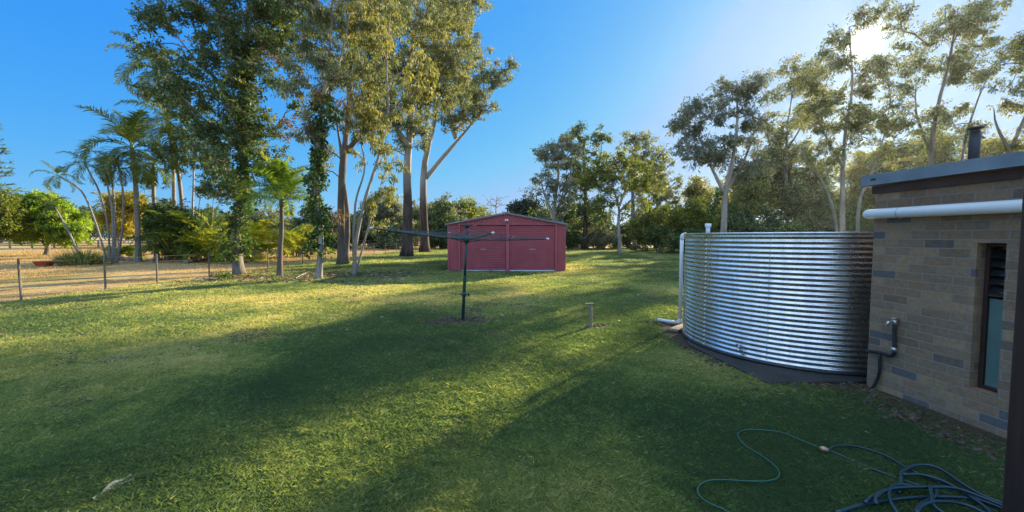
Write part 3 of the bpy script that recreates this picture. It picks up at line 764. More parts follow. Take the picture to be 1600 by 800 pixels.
# ================================================================= TANK
def tank():
    cx, cy, Rr = TANK; zb, zt = 0.06, 1.645
    r = thing('water_tank', 'squat round corrugated silver steel rainwater tank beside the brick wall', 'water tank', (cx, cy, 0))
    prof = []; pitch = .0605; n = int((zt-zb-.06)/pitch); k = 10
    prof.append((Rr-.005, zb-.0))
    for i in range(n*k+1):
        z = zb+.03+i*pitch/k; prof.append((Rr+.0085*math.cos(2*math.pi*i/k), z))
    prof.append((Rr-.004, zt))
    MB().lathe(prof, (cx, cy, 0), 160).build('wall', M['zinc'], r, True)
    for aa in (-2.35, -1.62, -2.95):                                  # lapped sheet edges
        mb = MB(); V = []; Fc = []
        for (rr, z) in prof[1:-1]:
            for da, e in ((0, -.0005), (.0005, .0022), (.012, .0022), (.0125, -.0005)): V.append((cx+math.cos(aa+da)*(rr+e), cy+math.sin(aa+da)*(rr+e), z))
        for i in range(len(prof)-3):
            for j in range(3): Fc.append((i*4+j, i*4+j+1, i*4+j+5, i*4+j+4))
        mb.add(V, Fc); mb.build('seam', M['zinc'], r, True)
    MB().lathe([(Rr+.006, zt-.02), (Rr+.02, zt-.018), (Rr+.024, zt), (Rr+.02, zt+.010), (Rr-.01, zt+.008), (Rr*.5, zt-.012), (.02, zt-.02)], (cx, cy, 0), 120).build('lid', M['zinc'], r, True)
    MB().lathe([(Rr+.0, zb-.01), (Rr+.02, zb-.01), (Rr+.022, zb+.012), (Rr+.0, zb+.02)], (cx, cy, 0), 120).build('base_ring', M['black_plastic'], r, True)
    # overflow fitting on the lid
    q = at(1090, 362, 5.6); q = np.array([q[0]+.02, 5.7, zt+.02])
    q = np.array([cx-1.05, cy+.35, zt+.02])
    MB().tube([q, q+np.array([0, 0, .09])], .03, 12).tube([q+np.array([0, 0, .085]), q+np.array([0, 0, .14])], .045, 12).build('overflow_cap', M['white_pvc'], r, True)
    # small valve low on the wall
    a = math.atan2(gnd(1160, 565)[1]-cy, gnd(1160, 565)[0]-cx); d = np.array([math.cos(a), math.sin(a), 0]); p = np.array([cx, cy, .17])+d*(Rr)
    MB().tube([p-d*.02, p+d*.09], .022, 10).tube([p+d*.05, p+d*.05+np.array([0, 0, .06])], .012, 8).box(p+d*.05+np.array([0, 0, .065]), (.07, .02, .012), rz=a+1.57).build('outlet_valve', M['steel'], r, True)
    return r
tank()
# slab below the tank
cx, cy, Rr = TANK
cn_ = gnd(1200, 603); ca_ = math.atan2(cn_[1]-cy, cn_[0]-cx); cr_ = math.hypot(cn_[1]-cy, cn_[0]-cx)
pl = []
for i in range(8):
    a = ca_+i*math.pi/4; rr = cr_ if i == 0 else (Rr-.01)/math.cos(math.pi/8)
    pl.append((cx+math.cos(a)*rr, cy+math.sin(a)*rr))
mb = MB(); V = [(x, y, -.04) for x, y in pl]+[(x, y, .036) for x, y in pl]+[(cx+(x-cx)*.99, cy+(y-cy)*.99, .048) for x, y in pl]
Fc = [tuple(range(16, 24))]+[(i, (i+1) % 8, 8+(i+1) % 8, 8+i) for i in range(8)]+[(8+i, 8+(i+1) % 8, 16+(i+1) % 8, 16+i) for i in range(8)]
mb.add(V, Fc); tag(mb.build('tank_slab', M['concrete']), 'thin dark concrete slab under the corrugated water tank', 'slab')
# white pipe beside the tank
ang = math.atan2(cx, cy)
tp = unit(np.array([cx, cy, 0])); L_ = math.hypot(cx, cy); th = math.asin((Rr+.05)/L_)
va = ang-th; vd = math.sqrt(L_**2-(Rr+.05)**2); vd *= 1.1; P0 = np.array([math.sin(va)*vd, math.cos(va)*vd, 0])
r = thing('drain_pipe', 'white plastic pipe down the left side of the tank and along the ground', 'pipe', (P0[0], P0[1], 0))
el_ = gnd(1028, 504); el_[2] = .055
P = np.array([P0+[0, 0, 1.58], P0+[0, 0, 1.0], P0+[0, 0, .12], P0+[-.015, 0, .075], P0+[-.06, 0.0, .055], el_])
MB().tube(P[:3], .031, 14).build('upright', M['white_pvc'], r, True)
MB().tube(smooth_path(P[2:5], 4), .037, 14).build('elbow', M['white_pvc'], r, True)
MB().tube(P[4:], .031, 14).build('outlet', M['white_pvc'], r, True)
e = np.array([P0+[0, 0, 1.56], P0+[0.01, -.01, 1.62], P0+[.07, -.03, 1.645]]); MB().tube(smooth_path(e, 4), .037, 12).build('elbow', M['white_pvc'], r, True)
c = gnd(1050, 516)
o = MB().box((c[0]+.12, c[1]-.02, .045), (.5, .16, .05), rz=.75, bev=.01).build('timber_offcut', M['timber_grey']); tag(o, 'short weathered board lying in the soil below the white pipe', 'board')

# ================================================================= BRICK OUTBUILDING
def outbuilding():
    A = np.array([3.78, 4.02]); B = np.array([3.93, 2.45]); d = unit(B-A); nrm = np.array([d[1], -d[0]])   # towards the lawn (-x)
    if nrm[0] > 0: nrm = -nrm
    r = thing('brick_outbuilding', 'low brown brick outbuilding with a blue metal roof edge at the right', 'outbuilding', (A[0], A[1], 0))
    Lw = np.linalg.norm(B-A)
    def P(s, o, z): q = A+d*s-nrm*o; return (q[0], q[1], z)       # s along the wall, o depth inwards
    sw = []
    for xx in (1527, 1573):
        k = (xx-800)/F; t = (k*A[1]-A[0])/(d[0]-k*d[1]); sw.append(t)
    s0, s1 = min(sw), max(sw); z0, z1, T = .33, 1.55, .11
    mb = MB(); Hh = 2.1
    def quad(*p): mb.add(p, [(0, 1, 2, 3)])
    for a, b, lo, hi in ((0, s0, -.1, Hh), (s1, Lw, -.1, Hh), (s0, s1, -.1, z0), (s0, s1, z1, Hh)):
        quad(P(a, 0, lo), P(b, 0, lo), P(b, 0, hi), P(a, 0, hi))
    quad(P(s0, 0, z0), P(s0, T, z0), P(s0, T, z1), P(s0, 0, z1)); quad(P(s1, 0, z0), P(s1, T, z0), P(s1, T, z1), P(s1, 0, z1))
    quad(P(s0, 0, z1), P(s0, T, z1), P(s1, T, z1), P(s1, 0, z1)); quad(P(s0, 0, z0), P(s0, T, z0), P(s1, T, z0), P(s1, 0, z0))
    W = 3.4
    quad(P(0, 0, -.1), P(0, W, -.1), P(0, W, Hh), P(0, 0, Hh)); quad(P(Lw, 0, -.1), P(Lw, W, -.1), P(Lw, W, Hh), P(Lw, 0, Hh)); quad(P(0, W, -.1), P(Lw, W, -.1), P(Lw, W, Hh), P(0, W, Hh))
    mb.build('wall', M['brick'], r)
    rz = math.atan2(d[1], d[0])
    def bx(s, o, z, ds, do, dz, bev=.004, m=None):
        m = m or MB(); q = P(s, o, z); m.box(q, (ds, do, dz), rz, bev); return m
    wn = bx((s0+s1)/2, T-.01, z0+.012, s1-s0-.006, .03, .02); m_ = wn
    fr = MB()
    wdt = s1-s0
    for s in (s0+.016, s1-.016): bx(s, T-.012, (z0+z1)/2, .026, .04, z1-z0-.006, .003, fr)
    for z in (z0+.018, z1-.018, 1.12): bx((s0+s1)/2, T-.012, z, wdt-.06, .038, .026, .003, fr)
    win = fr.build('window', M['timber_dark'], r)
    bx((s0+s1)/2, T-.004, (1.12+z0)/2, wdt-.062, .008, 1.12-z0-.06, .001).build('frosted_pane', M['glass_frost'], win)
    bx((s0+s1)/2, T+.03, 1.335, wdt-.04, .008, .42, .001).build('backing', M['glass_dark'], win)
    lv = MB()
    for z in np.arange(1.165, 1.52, .072):
        c = np.array(P((s0+s1)/2, T-.0, z)); hw = (wdt-.062)/2; dd = np.array([d[0], d[1], 0]); nn = np.array([nrm[0], nrm[1], 0])
        V = [c-dd*hw-nn*.02+[0, 0, .035], c+dd*hw-nn*.02+[0, 0, .035], c+dd*hw+nn*.02-[0, 0, .03], c-dd*hw+nn*.02-[0, 0, .03]]
        V += [v+nn*.004+np.array([0, 0, .003]) for v in V]
        lv.add(V, [(3, 2, 1, 0), (4, 5, 6, 7), (0, 1, 5, 4), (1, 2, 6, 5), (2, 3, 7, 6), (3, 0, 4, 7)])
    lv.build('louvre', M['glass_dark'], win)
    # roof: board, flashing, sheet
    bx(Lw/2+.03, -.0, 2.085, Lw+.1, .05, .085, .004).build('fascia_board', M['maroon'], r)
    bx(Lw/2+.03, .02+W/2-.06, 2.125, Lw+.22, W+.12, .01, .002).build('soffit', M['maroon'], r)
    ro = bx(Lw/2+.03, W/2-.02, 2.19, Lw+.18, W+.1, .03, .004).build('roof', M['shed_roof'], r)
    fl = MB(); bx(Lw/2+.03, -.085, 2.182, Lw+.22, .012, .1, .003, fl); bx(Lw/2+.03, -.06, 2.234, Lw+.22, .062, .006, .002, fl); bx(Lw/2+.03, -.095, 2.131, Lw+.22, .03, .006, .002, fl)
    fl.build('flashing', M['fascia'], ro)
    bx(-.09, W/2, 2.182, .012, W+.1, .1, .003).build('flashing', M['fascia'], ro)
    for s in (.05, Lw-.32): bx(s, -.0925, 2.185, .05, .004, .022, .001).build('bracket', M['black_plastic'], ro)
    # flue
    f = np.array([4.22, 3.55, 2.2])
    fo = MB().tube([f, f+[0, 0, .36]], .037, 18).tube([f+[0, 0, .0], f+[0, 0, .04]], [.06, .045], 18).build('flue', M['flue'], ro, True)
    MB().lathe([(.03, .0), (.055, .006), (.057, .018), (.02, .028), (.005, .029)], f+[0, 0, .375], 20).tube([f+[.03, 0, .34], f+[.03, 0, .385]], .004, 5).tube([f+[-.03, 0, .34], f+[-.03, 0, .385]], .004, 5).build('cowl', M['flue'], fo, True)
    # white pipe along the wall
    a = np.array(P(.01, -.07, 1.835)); b = np.array(P(Lw*1.0, -.07, 1.83)); u = unit(b-a)
    pr = thing('wall_pipe', 'white plastic pipe running level along the top of the brick wall', 'pipe', a)
    MB().tube([a-u*.045, a-u*.04, a-u*.02, a, b], [.015, .035, .047, .05, .05], 18).build('pipe', M['white_pvc'], pr, True)
    for s in (.3, 1.2):
        q = np.array(P(s, -.07, 1.832)); ring = [q+.054*np.array([nrm[0]*math.cos(t), nrm[1]*math.cos(t), math.sin(t)]) for t in np.linspace(0, 6.28, 20)]
        MB().tube(ring, .004, 4, cap=False).tube([q+[0, 0, .05], np.array(P(s, 0.0, 1.9))], .006, 5).build('pipe_clip', M['steel'], pr)
    # black pipework with tap
    def wp(x, y, o=-.03):
        k = (x-800)/F; t = (k*A[1]-A[0])/(d[0]-k*d[1]); q = A+d*t-nrm*o
        v = at(x, y, q[1]); return np.array([q[0], q[1], v[2]])
    tr = thing('garden_tap', 'black pipe and tap fixed low on the brick wall beside the tank', 'tap', (wp(1410, 540)[0], wp(1410, 540)[1], 0))
    pth = [wp(1366, 548), wp(1390, 552), wp(1404, 556), wp(1410, 550), wp(1409, 530), wp(1408, 506)]
    MB().tube(smooth_path(pth, 4), .016, 10).build('pipe', M['black_plastic'], tr, True)
    q = wp(1408, 506); out = np.array([nrm[0], nrm[1], 0])
    MB().tube([q+[0, 0, -.01], q+[0, 0, .04]], .022, 10).tube([q+[0, 0, .02], q+out*.07+[0, 0, .02], q+out*.085+[0, 0, -.02]], .013, 8).box(q+np.array([0, 0, .055]), (.05, .05, .012), bev=.004).build('tap_head', M['steel'], tr, True)
    q2 = wp(1409, 546); MB().tube([q2+[0, 0, -.02], q2+[0, 0, .02]], .024, 10).build('pipe_joint', M['steel'], tr, True)
    q3 = [wp(1386, 552), wp(1388, 575), wp(1385, 592), wp(1378, 612, -.05)]
    MB().tube(smooth_path(q3, 4), .014, 8).build('down_pipe', M['black_plastic'], tr, True)
outbuilding()

# near post of the house verandah
r = thing('verandah_post', 'dark brown square post close by at the right edge of the view', 'post', (2.6, 1.9, 0))
MB().box((2.615, 1.88, 1.5), (.12, .12, 3.1), rz=0.0, bev=.008).build('post', M['timber_dark'], r)
MB().box((2.615, 1.88, .06), (.16, .16, .14), bev=.01).build('footing', M['concrete'], r)

# ================================================================= HOSES
def zs(P, z=.035):
    out = []
    for x, y in P:
        g = gnd(1040+x/2.857, 640+y/2.857); hz_ = z+float(lawn_h(g[0:1], g[1:2])[0]); g = gnd(1040+x/2.857, 640+y/2.857, hz_); out.append([g[0], g[1], hz_])
    return np.array(out)
r0_ = gnd(1290, 702)
r = thing('garden_hose', 'thin green garden hose winding across the shaded lawn', 'hose', (r0_[0], r0_[1], 0))
MB().tube(smooth_path(zs([(690, 172), (600, 135), (520, 103), (440, 92), (370, 90), (328, 102), (326, 125), (360, 165), (420, 200), (478, 243), (508, 280), (495, 308), (440, 320), (340, 318), (250, 313), (185, 320), (146, 345), (150, 382), (190, 415), (250, 442), (320, 475), (420, 510)]), 6), .0052, 8).build('hose', M['hose'], r, True)
q = zs([(686, 172), (728, 182)], .04); MB().tube([q[0], q[0]*.7+q[1]*.3, q[0]*.4+q[1]*.6, q[1]], [.012, .02, .02, .012], 12).build('connector', M['brass'], r, True)
r = thing('hose_coil', 'thick dark green hose lying in loose loops at the bottom right', 'hose', (*zs([(1250, 420)])[0][:2], 0))
loops = [
 [(730, 182), (800, 212), (900, 256), (1020, 300), (1150, 345), (1260, 372), (1400, 420), (1500, 470)],
 [(728, 178), (770, 160), (870, 168), (980, 205), (1060, 250), (1160, 300), (1300, 350), (1440, 420)],
 [(760, 460), (880, 425), (1010, 402), (1150, 390), (1290, 390), (1400, 405), (1520, 450), (1600, 500)],
 [(1040, 370), (1052, 320), (1060, 275), (1130, 246), (1220, 262), (1330, 335), (1420, 385), (1520, 425), (1600, 470)],
 [(1060, 290), (1140, 290), (1240, 320), (1330, 370), (1420, 430), (1470, 480)],
 [(890, 415), (930, 385), (1000, 360), (1090, 345), (1180, 350), (1210, 375), (1180, 400), (1130, 430), (1120, 470), (1180, 520), (1300, 540)],
 [(1040, 470), (1005, 410), (1000, 365), (1030, 335), (1100, 340)],
 [(940, 420), (945, 385), (1010, 352), (1180, 345), (1300, 352), (1420, 395), (1530, 440)],
 [(1180, 340), (1190, 390), (1200, 430), (1260, 470), (1380, 500)],
 [(1120, 460), (1150, 425), (1220, 410), (1320, 420), (1400, 450), (1480, 500)]]
mb = MB()
for i, lp in enumerate(loops):
    mb.tube(smooth_path(zs(lp, .022+.007*i), 6), .0095 if i > 1 else .0065, 8)
mb.build('hose', M['hose_dark'], r, True)

# ================================================================= WIRE FENCE
fr = thing('wire_fence', 'low wire fence with thin grey posts along the left of the lawn', 'fence', (FENCE_X, 15, 0))
py = [5.0, 7.4, 9.6, 11.6, 13.3, 15.6, 17.6, 19.4, 22.6, 25.4, 28.3, 31.4, 34.4, 37.5, 41, 45, 49]
ptop = []
for y in py:
    h = 1.0+rng.normal(0, .03); lx = rng.normal(0, .025)
    MB().tube([(FENCE_X, y, -.1), (FENCE_X+lx*.5, y, h*.5), (FENCE_X+lx, y, h)], [.026, .025, .024], 8, jitter=.04).build('post', M['post_dark'], fr)
    ptop.append((lx, h))
mb = MB()
for f in (.3, .52, .74, .93):
    pts = []
    for (lx, h), y in zip(ptop, py): pts.append((FENCE_X+lx*f+.035, y, h*f))
    for i in range(len(pts)-1):
        a, b = np.array(pts[i]), np.array(pts[i+1]); m_ = (a+b)/2-[0, 0, .02]
        mb.tube([a, m_, b], .0045, 4, cap=False)
mb.build('wire', M['wire'], fr)
# far rail fence behind the paddock
fr = thing('rail_fence', 'distant dark timber rail fence at the back of the dry paddock', 'fence', (-50, 52, 0))
for i in range(22):
    x = -74+i*3.0; MB().box((x, 52, .55), (.16, .16, 1.25), bev=.02).build('post', M['timber_grey'], fr)
for z in (.4, .75, 1.08): MB().box((-42.5, 52-.1, z), (63, .05, .12), bev=.01).build('rail', M['timber_grey'], fr)
fr = thing('back_fence', 'distant wire fence with posts beyond the tall gum trees', 'fence', (-8, 58, 0))
for i in range(12):
    x = -12+i*3.2; MB().box((x, 58, .55), (.13, .13, 1.2), bev=.02).build('post', M['timber_grey'], fr)
for z in (.45, .8, 1.05): MB().box((5.5, 58-.08, z), (36, .02, .03)).build('wire', M['wire'], fr)

# red tub in the paddock
c = gnd(69, 416)
r = thing('red_tub', 'shallow red plastic tub standing in the dry paddock', 'tub', (c[0], c[1], 0))
def tub(c):
    mb = MB(); rings = []
    prof = [(.30, .0), (.31, .02), (.43, .25), (.46, .255), (.46, .275), (.41, .27), (.29, .04)]
    n = 28; V = []; Fc = []
    for (rx, z) in prof:
        for j in range(n):
            a = 2*math.pi*j/n; s = 1/(abs(math.cos(a))**4+abs(math.sin(a))**4)**.25
            V.append((c[0]+rx*s*math.cos(a), c[1]+rx*.65*s*math.sin(a), z+.01))
    for i in range(len(prof)-1):
        for j in range(n): q = (j+1) % n; Fc.append((i*n+j, i*n+q, i*n+n+q, i*n+n+j))
    Fc.append(tuple(range(n-1, -1, -1))); Fc.append(tuple(range((len(prof)-1)*n, len(prof)*n)))
    mb.add(V, Fc); return mb
tub(c).build('tray', M['red_plastic'], r, False)
mb = MB(); mb.tube([(c[0]+.42, c[1], .22), (c[0]+.56, c[1], .24), (c[0]+.56, c[1]+.12, .24), (c[0]+.42, c[1]+.12, .22)], .012, 6); mb.build('handle', M['red_plastic'], r)

# pale bark strip on the lawn, bottom left
def strip():
    a = gnd(150, 792); b = gnd(212, 752); n = 14; V = []; Fc = []
    for i in range(n+1):
        t = i/n; p = a*(1-t)+b*t; w = .035+.05*math.sin(t*2.6)+.008*random.random(); d = unit(b-a); s = np.array([-d[1], d[0], 0])
        for k, (o_, z) in enumerate(((-1, .05), (-.4, .035), (.4, .034), (1, .055))): V.append(p+s*w*o_*.5+np.array([0, 0, z+.01*math.sin(t*9+k)]))
    for i in range(n):
        for k in range(3): Fc.append((i*4+k, i*4+k+1, i*4+k+5, i*4+k+4))
    mb = MB(); mb.add(V, Fc); V2 = [np.array(v)-[0, 0, .005] for v in V]; mb.add(V2, [f[::-1] for f in Fc]); return mb
tag(strip().build('bark_strip', M['bark_strip']), 'pale curled strip of fallen bark on the grass at the bottom left', 'bark')

# ================================================================= TREES
# --- group of tall trees left of the centre
g1 = 'tall trees along the fence'
t, S1 = tree('gum_tree', 'tall dark leafy gum tree with vines on its trunk, left of the short bright palm', 16.3,
  [[(374, 431), (366, 360), (378, 290), (372, 200), (380, 100), (385, 10), (390, -90)], [(374, 200), (340, 130), (300, 90), (260, 40)], [(380, 110), (420, 60), (440, 0)]],
  [(300, 20, 70, 30), (390, 5, 100, 42), (240, 80, 40, 24), (232, 28, 35, 20), (290, 140, 60, 36), (400, 70, 65, 40), (440, 30, 45, 55), (400, 150, 60, 55), (335, 210, 48, 50), (395, 240, 45, 60), (345, 95, 50, 40), (385, -70, 130, 50), (350, 300, 30, 40)],
  'gumdark', 'grey', .18, cl=14, dens=2.2, cover=.36, leafpx=6, aspect=.38, droop=.6, group=g1, extra=[('rusty', [(405, 70, 16, 14), (425, 95, 18, 14), (440, 190, 20, 30), (415, 250, 12, 40)], 'dead_leaves'), ('bush', [(440, 40, 34, 42), (400, 160, 26, 50), (385, 225, 26, 40), (330, 10, 40, 20), (300, 150, 30, 20), (370, 290, 16, 40)], 'young_leaves')])
vine('dark leafy vine climbing the trunk of the tall dark gum', S1[0], .6, 9.5, .34, 260, .13)
t, S3 = tree('gum_tree', 'slim gum with a vine covered trunk, just right of the short bright palm', 14.5,
  [[(497, 437), (501, 380), (492, 300), (497, 220), (505, 130), (515, 40), (520, -60)], [(498, 230), (475, 170), (455, 110)], [(503, 150), (530, 90), (545, 20)]],
  [(505, 60, 42, 60), (468, 120, 38, 46), (520, -30, 70, 55), (535, 130, 38, 50), (480, 190, 30, 45), (470, 20, 35, 50)],
  'gum', 'pale', .12, cl=14, dens=1.6, cover=.34, leafpx=7, aspect=.26, droop=2.2, group=g1, extra=[('rusty', [(485, 140, 22, 34), (492, 185, 14, 40)], 'dead_leaves')])
vine('leafy vine thickly wrapped round the slim gum right of the bright palm', S3[0], .9, 6.8, .25, 210, .12)
t, S4 = tree('gum_tree', 'tall brown trunked gum behind and right of the vine wrapped one', 21.8,
  [[(536, 415), (533, 330), (538, 250), (545, 180), (552, 80), (560, -20)], [(540, 410), (545, 340), (537, 280), (530, 200), (515, 120)], [(540, 240), (575, 200), (600, 150)]],
  [(560, 60, 62, 62), (540, 145, 42, 50), (600, 0, 80, 50), (515, 150, 25, 40), (590, 130, 38, 45), (500, 240, 18, 30)],
  'gum', 'brown', .26, cl=13, dens=1.8, leafpx=6, aspect=.28, droop=1.8, group=g1)
t, S5 = tree('gum_tree', 'slender several stemmed gum with thin drooping leaves, rightmost at the fence bed', 16.0,
  [[(553, 431), (558, 375), (572, 310), (590, 250), (605, 180), (602, 90), (610, 0)], [(554, 431), (575, 350), (590, 300), (607, 250)], [(552, 400), (560, 320), (575, 260), (560, 180), (555, 110)]],
  [(600, 110, 58, 85), (580, 215, 45, 50), (562, 275, 28, 45), (612, 285, 24, 42), (640, 120, 40, 60), (590, 330, 16, 26), (575, 20, 50, 60)],
  'gumolive', 'pale', .085, cl=13, dens=1.5, cover=.32, leafpx=7, aspect=.24, droop=2.6, group=g1, extra=[('rusty', [(525, 340, 14, 30), (545, 160, 18, 36)], 'dead_leaves')])
t, S6 = tree('gum_tree', 'massive gum with rough dark lower bark, left of the forked giant', 31.0,
  [[(636, 403), (637, 330), (635, 260), (641, 180), (640, 100), (650, 20), (650, -60)], [(640, 230), (612, 190), (590, 150)], [(642, 150), (675, 100), (700, 60)]],
  [(640, 60, 80, 62), (700, 70, 50, 70), (600, 185, 40, 50), (645, 190, 34, 42), (695, 150, 40, 42), (650, -20, 110, 40), (580, 100, 40, 60), (660, 130, 50, 40)],
  'gum', 'big', .40, cl=12, dens=2.1, leafpx=5.0, extra=[('gumolive', [(690, 80, 60, 60), (640, 150, 60, 60), (600, 40, 60, 50)], 'olive_leaves')], aspect=.34, droop=1.2, group=g1)  # extra clumps in the olive leaf colour
t, S7 = tree('gum_tree', 'giant forked gum whose pale limb spreads right over the red shed', 40.0,
  [[(664, 393), (663, 330), (662, 272), (672, 230), (682, 180), (678, 110), (690, 20)], [(662, 282), (690, 245), (712, 218), (735, 190), (760, 155)], [(668, 240), (655, 190), (650, 150)], [(712, 216), (700, 170), (705, 120)]],
  [(708, 175, 42, 30), (742, 158, 38, 28), (786, 118, 18, 16), (800, 104, 10, 12), (765, 128, 20, 14), (760, 74, 18, 12), (742, 18, 34, 14), (765, 30, 18, 10), (715, 115, 44, 44), (690, 40, 50, 45), (735, 60, 22, 24), (720, -10, 50, 24), (765, 100, 12, 10)],
  'gum', 'big', .43, cl=10, dens=2.0, leafpx=4.6, extra=[('gumolive', [(720, 130, 40, 40), (700, 40, 50, 50)], 'olive_leaves')], aspect=.34, droop=1.0, group=g1, flat=.65)  # some olive leaves mixed into the crown

# --- middle distance, right of the shed
g2 = 'trees beyond the shed'
tree('gum_tree', 'pale feathery gum standing directly right behind the red shed', 45, [[(868, 392), (866, 330), (872, 270), (870, 225)], [(867, 340), (850, 300), (845, 260)], [(868, 330), (890, 290), (895, 240)]],
  [(862, 245, 30, 20), (846, 285, 24, 22), (888, 235, 24, 22), (880, 300, 26, 26), (850, 240, 18, 12), (868, 340, 18, 22)], 'gumgrey', 'pale', .26, cl=9, dens=2.0, leafpx=4.4, aspect=.4, droop=1, group=g2)
tree('gum_tree', 'tallest dark gum in the clump behind the slim pale trunk', 49, [[(914, 389), (914, 300), (910, 215)], [(914, 300), (935, 260), (940, 225)]],
  [(906, 228, 26, 30), (915, 275, 36, 36), (936, 215, 20, 16), (900, 330, 28, 28), (935, 330, 24, 30), (900, 202, 10, 12), (880, 265, 14, 14)], 'gumdark', 'dark', .34, cl=9, dens=2.3, leafpx=4.4, aspect=.42, droop=.8, group=g2)
tree('gum_tree', 'broad topped gum behind and right of the slim pale trunk', 46, [[(990, 391), (988, 300), (990, 230)], [(988, 300), (1020, 270), (1035, 250)]],
  [(985, 222, 34, 13), (1018, 250, 36, 26), (1035, 290, 28, 32), (1000, 275, 36, 32), (1046, 325, 18, 24), (1003, 215, 14, 8), (1015, 330, 26, 26)], 'gum', 'grey', .3, cl=9, dens=2.1, leafpx=4.6, aspect=.4, droop=1, group=g2)
tree('gum_tree', 'slim pale trunked tree standing alone on the sunny lawn right of the shed', 35.5, [[(969, 398), (967, 350), (968, 322), (958, 290), (948, 250)], [(968, 322), (982, 290), (992, 255)], [(968, 330), (1000, 300), (1020, 285)]],
  [(940, 290, 38, 26), (975, 258, 40, 24), (1008, 288, 34, 30), (950, 250, 26, 16), (920, 272, 18, 18), (1000, 320, 22, 14), (938, 322, 22, 10)], 'bush', 'pale', .17, cl=10, dens=1.9, leafpx=4.8, aspect=.4, droop=.8, group=g2)
g3 = 'bushes along the back of the lawn'
for i, (x, y, rx, ry, Y, lf, lab) in enumerate([(1008, 350, 24, 28, 42, 'bush', 'round olive bush under the broad topped gum'), (1050, 345, 26, 32, 40, 'bush', 'bright leafy shrub left of the tank top'),
   (1086, 340, 26, 36, 38, 'bush', 'tall yellow green shrub touching the left edge of the tank'), (1030, 365, 26, 16, 39, 'vine', 'low dark shrub at the back edge of the lawn'), (1080, 372, 34, 14, 36, 'vine', 'low dark shrub just left of the white tank pipe'),
   (940, 368, 26, 14, 50, 'gumgrey', 'low grey shrub behind the slim pale trunk'), (880, 365, 22, 16, 52, 'gumdark', 'dark shrub right behind the corner of the shed'), (1090, 300, 18, 30, 42, 'gumolive', 'upright olive tree between the clump and the tank')]):
    by = 371+960/Y
    tree('shrub', lab, Y, [[(x, by), (x+2, y+ry*.5), (x, y-ry*.3)], [(x+3, by), (x+rx*.4, y)], [(x-3, by), (x-rx*.4, y)]], [(x, y, rx, ry), (x-rx*.4, y+ry*.35, rx*.8, ry*.6), (x+rx*.4, y+ry*.4, rx*.8, ry*.6)], lf, 'grey', .09, cl=8, dens=2.4, leafpx=4.4, aspect=.5, droop=.4, group=g3, cat='shrub', twigs=False)

# --- right hand trees, against the sun
g4 = 'gums behind the tank'
tree('gum_tree', 'round crowned gum whose pinkish trunk rises behind the tank left of the others', 20, [[(1131, 419), (1130, 350), (1133, 300), (1140, 260), (1150, 200), (1152, 130)], [(1133, 305), (1105, 245), (1085, 190)], [(1133, 300), (1165, 250), (1190, 180)]],
  [(1092, 185, 34, 32), (1150, 142, 34, 26), (1178, 185, 18, 30), (1150, 205, 40, 34), (1082, 232, 26, 20), (1180, 128, 22, 16), (1125, 240, 34, 22), (1170, 260, 34, 26), (1065, 195, 12, 16)], 'gumgrey', 'pale', .17, cl=14, dens=2.6, cover=.27, leafpx=5.2, aspect=.36, droop=.9, group=g4)
tree('gum_tree', 'large open gum with white forking stems in front of the sun', 22, [[(1318, 415), (1316, 340), (1318, 270), (1325, 200), (1335, 130), (1330, 40)], [(1311, 415), (1300, 345), (1285, 290), (1255, 250), (1232, 210)], [(1338, 415), (1345, 320), (1362, 280), (1382, 220), (1400, 150)], [(1318, 262), (1290, 215), (1265, 150)]],
  [(1296, 95, 34, 30), (1300, 175, 48, 36), (1368, 20, 30, 14), (1385, 115, 40, 36), (1370, 190, 44, 36), (1290, 240, 40, 26), (1405, 240, 44, 30), (1420, 60, 26, 28), (1310, 60, 16, 14), (1345, 140, 22, 18), (1265, 130, 18, 20)],
  'gum', 'pale', .15, cl=14, dens=2.5, cover=.25, leafpx=5.6, aspect=.34, droop=1.2, group=g4, flat=.7)
tree('gum_tree', 'tall fine leaved gum filling the gap between the pinkish trunk and the white forking stems', 50, [[(1226, 390), (1228, 320), (1224, 250), (1230, 170), (1240, 110)], [(1226, 270), (1205, 220), (1195, 170)], [(1226, 240), (1250, 190), (1262, 140)]],
  [(1222, 185, 38, 44), (1250, 118, 34, 28), (1216, 122, 20, 20), (1240, 245, 36, 28), (1198, 228, 28, 36), (1194, 168, 22, 32), (1270, 170, 26, 40)], 'gum', 'grey', .2, cl=13, dens=2.6, leafpx=5, aspect=.36, droop=1.1, group=g4, flat=.7)
tree('gum_tree', 'tall wispy gum rising above the metal flue of the brick building', 26, [[(1458, 408), (1455, 250), (1462, 180), (1480, 100), (1492, 20)], [(1500, 408), (1493, 260), (1510, 160), (1542, 80)], [(1456, 240), (1430, 180), (1425, 120)]],
  [(1480, 40, 52, 32), (1532, 28, 34, 20), (1448, 105, 40, 32), (1520, 105, 36, 34), (1470, 175, 42, 28), (1552, 62, 16, 12), (1425, 150, 26, 26), (1500, 210, 34, 16), (1410, 30, 22, 16)], 'gum', 'grey', .17, cl=14, dens=2.4, cover=.26, leafpx=5.2, aspect=.32, droop=1.5, group=g4, flat=.7)
tree('gum_tree', 'leaning gum cut off by the right edge above the metal roof', 20, [[(1640, 419), (1560, 300), (1580, 240), (1605, 170), (1640, 90)], [(1580, 240), (1560, 200), (1545, 170)]],
  [(1594, 130, 26, 30), (1566, 215, 28, 16), (1618, 70, 34, 40), (1660, 150, 60, 60), (1590, 225, 20, 12), (1580, 90, 16, 12)], 'gumolive', 'grey', .14, cl=14, dens=2.2, cover=.28, leafpx=5.6, aspect=.3, droop=1.1, group=g4)
g5 = 'dense dark trees behind the tank'
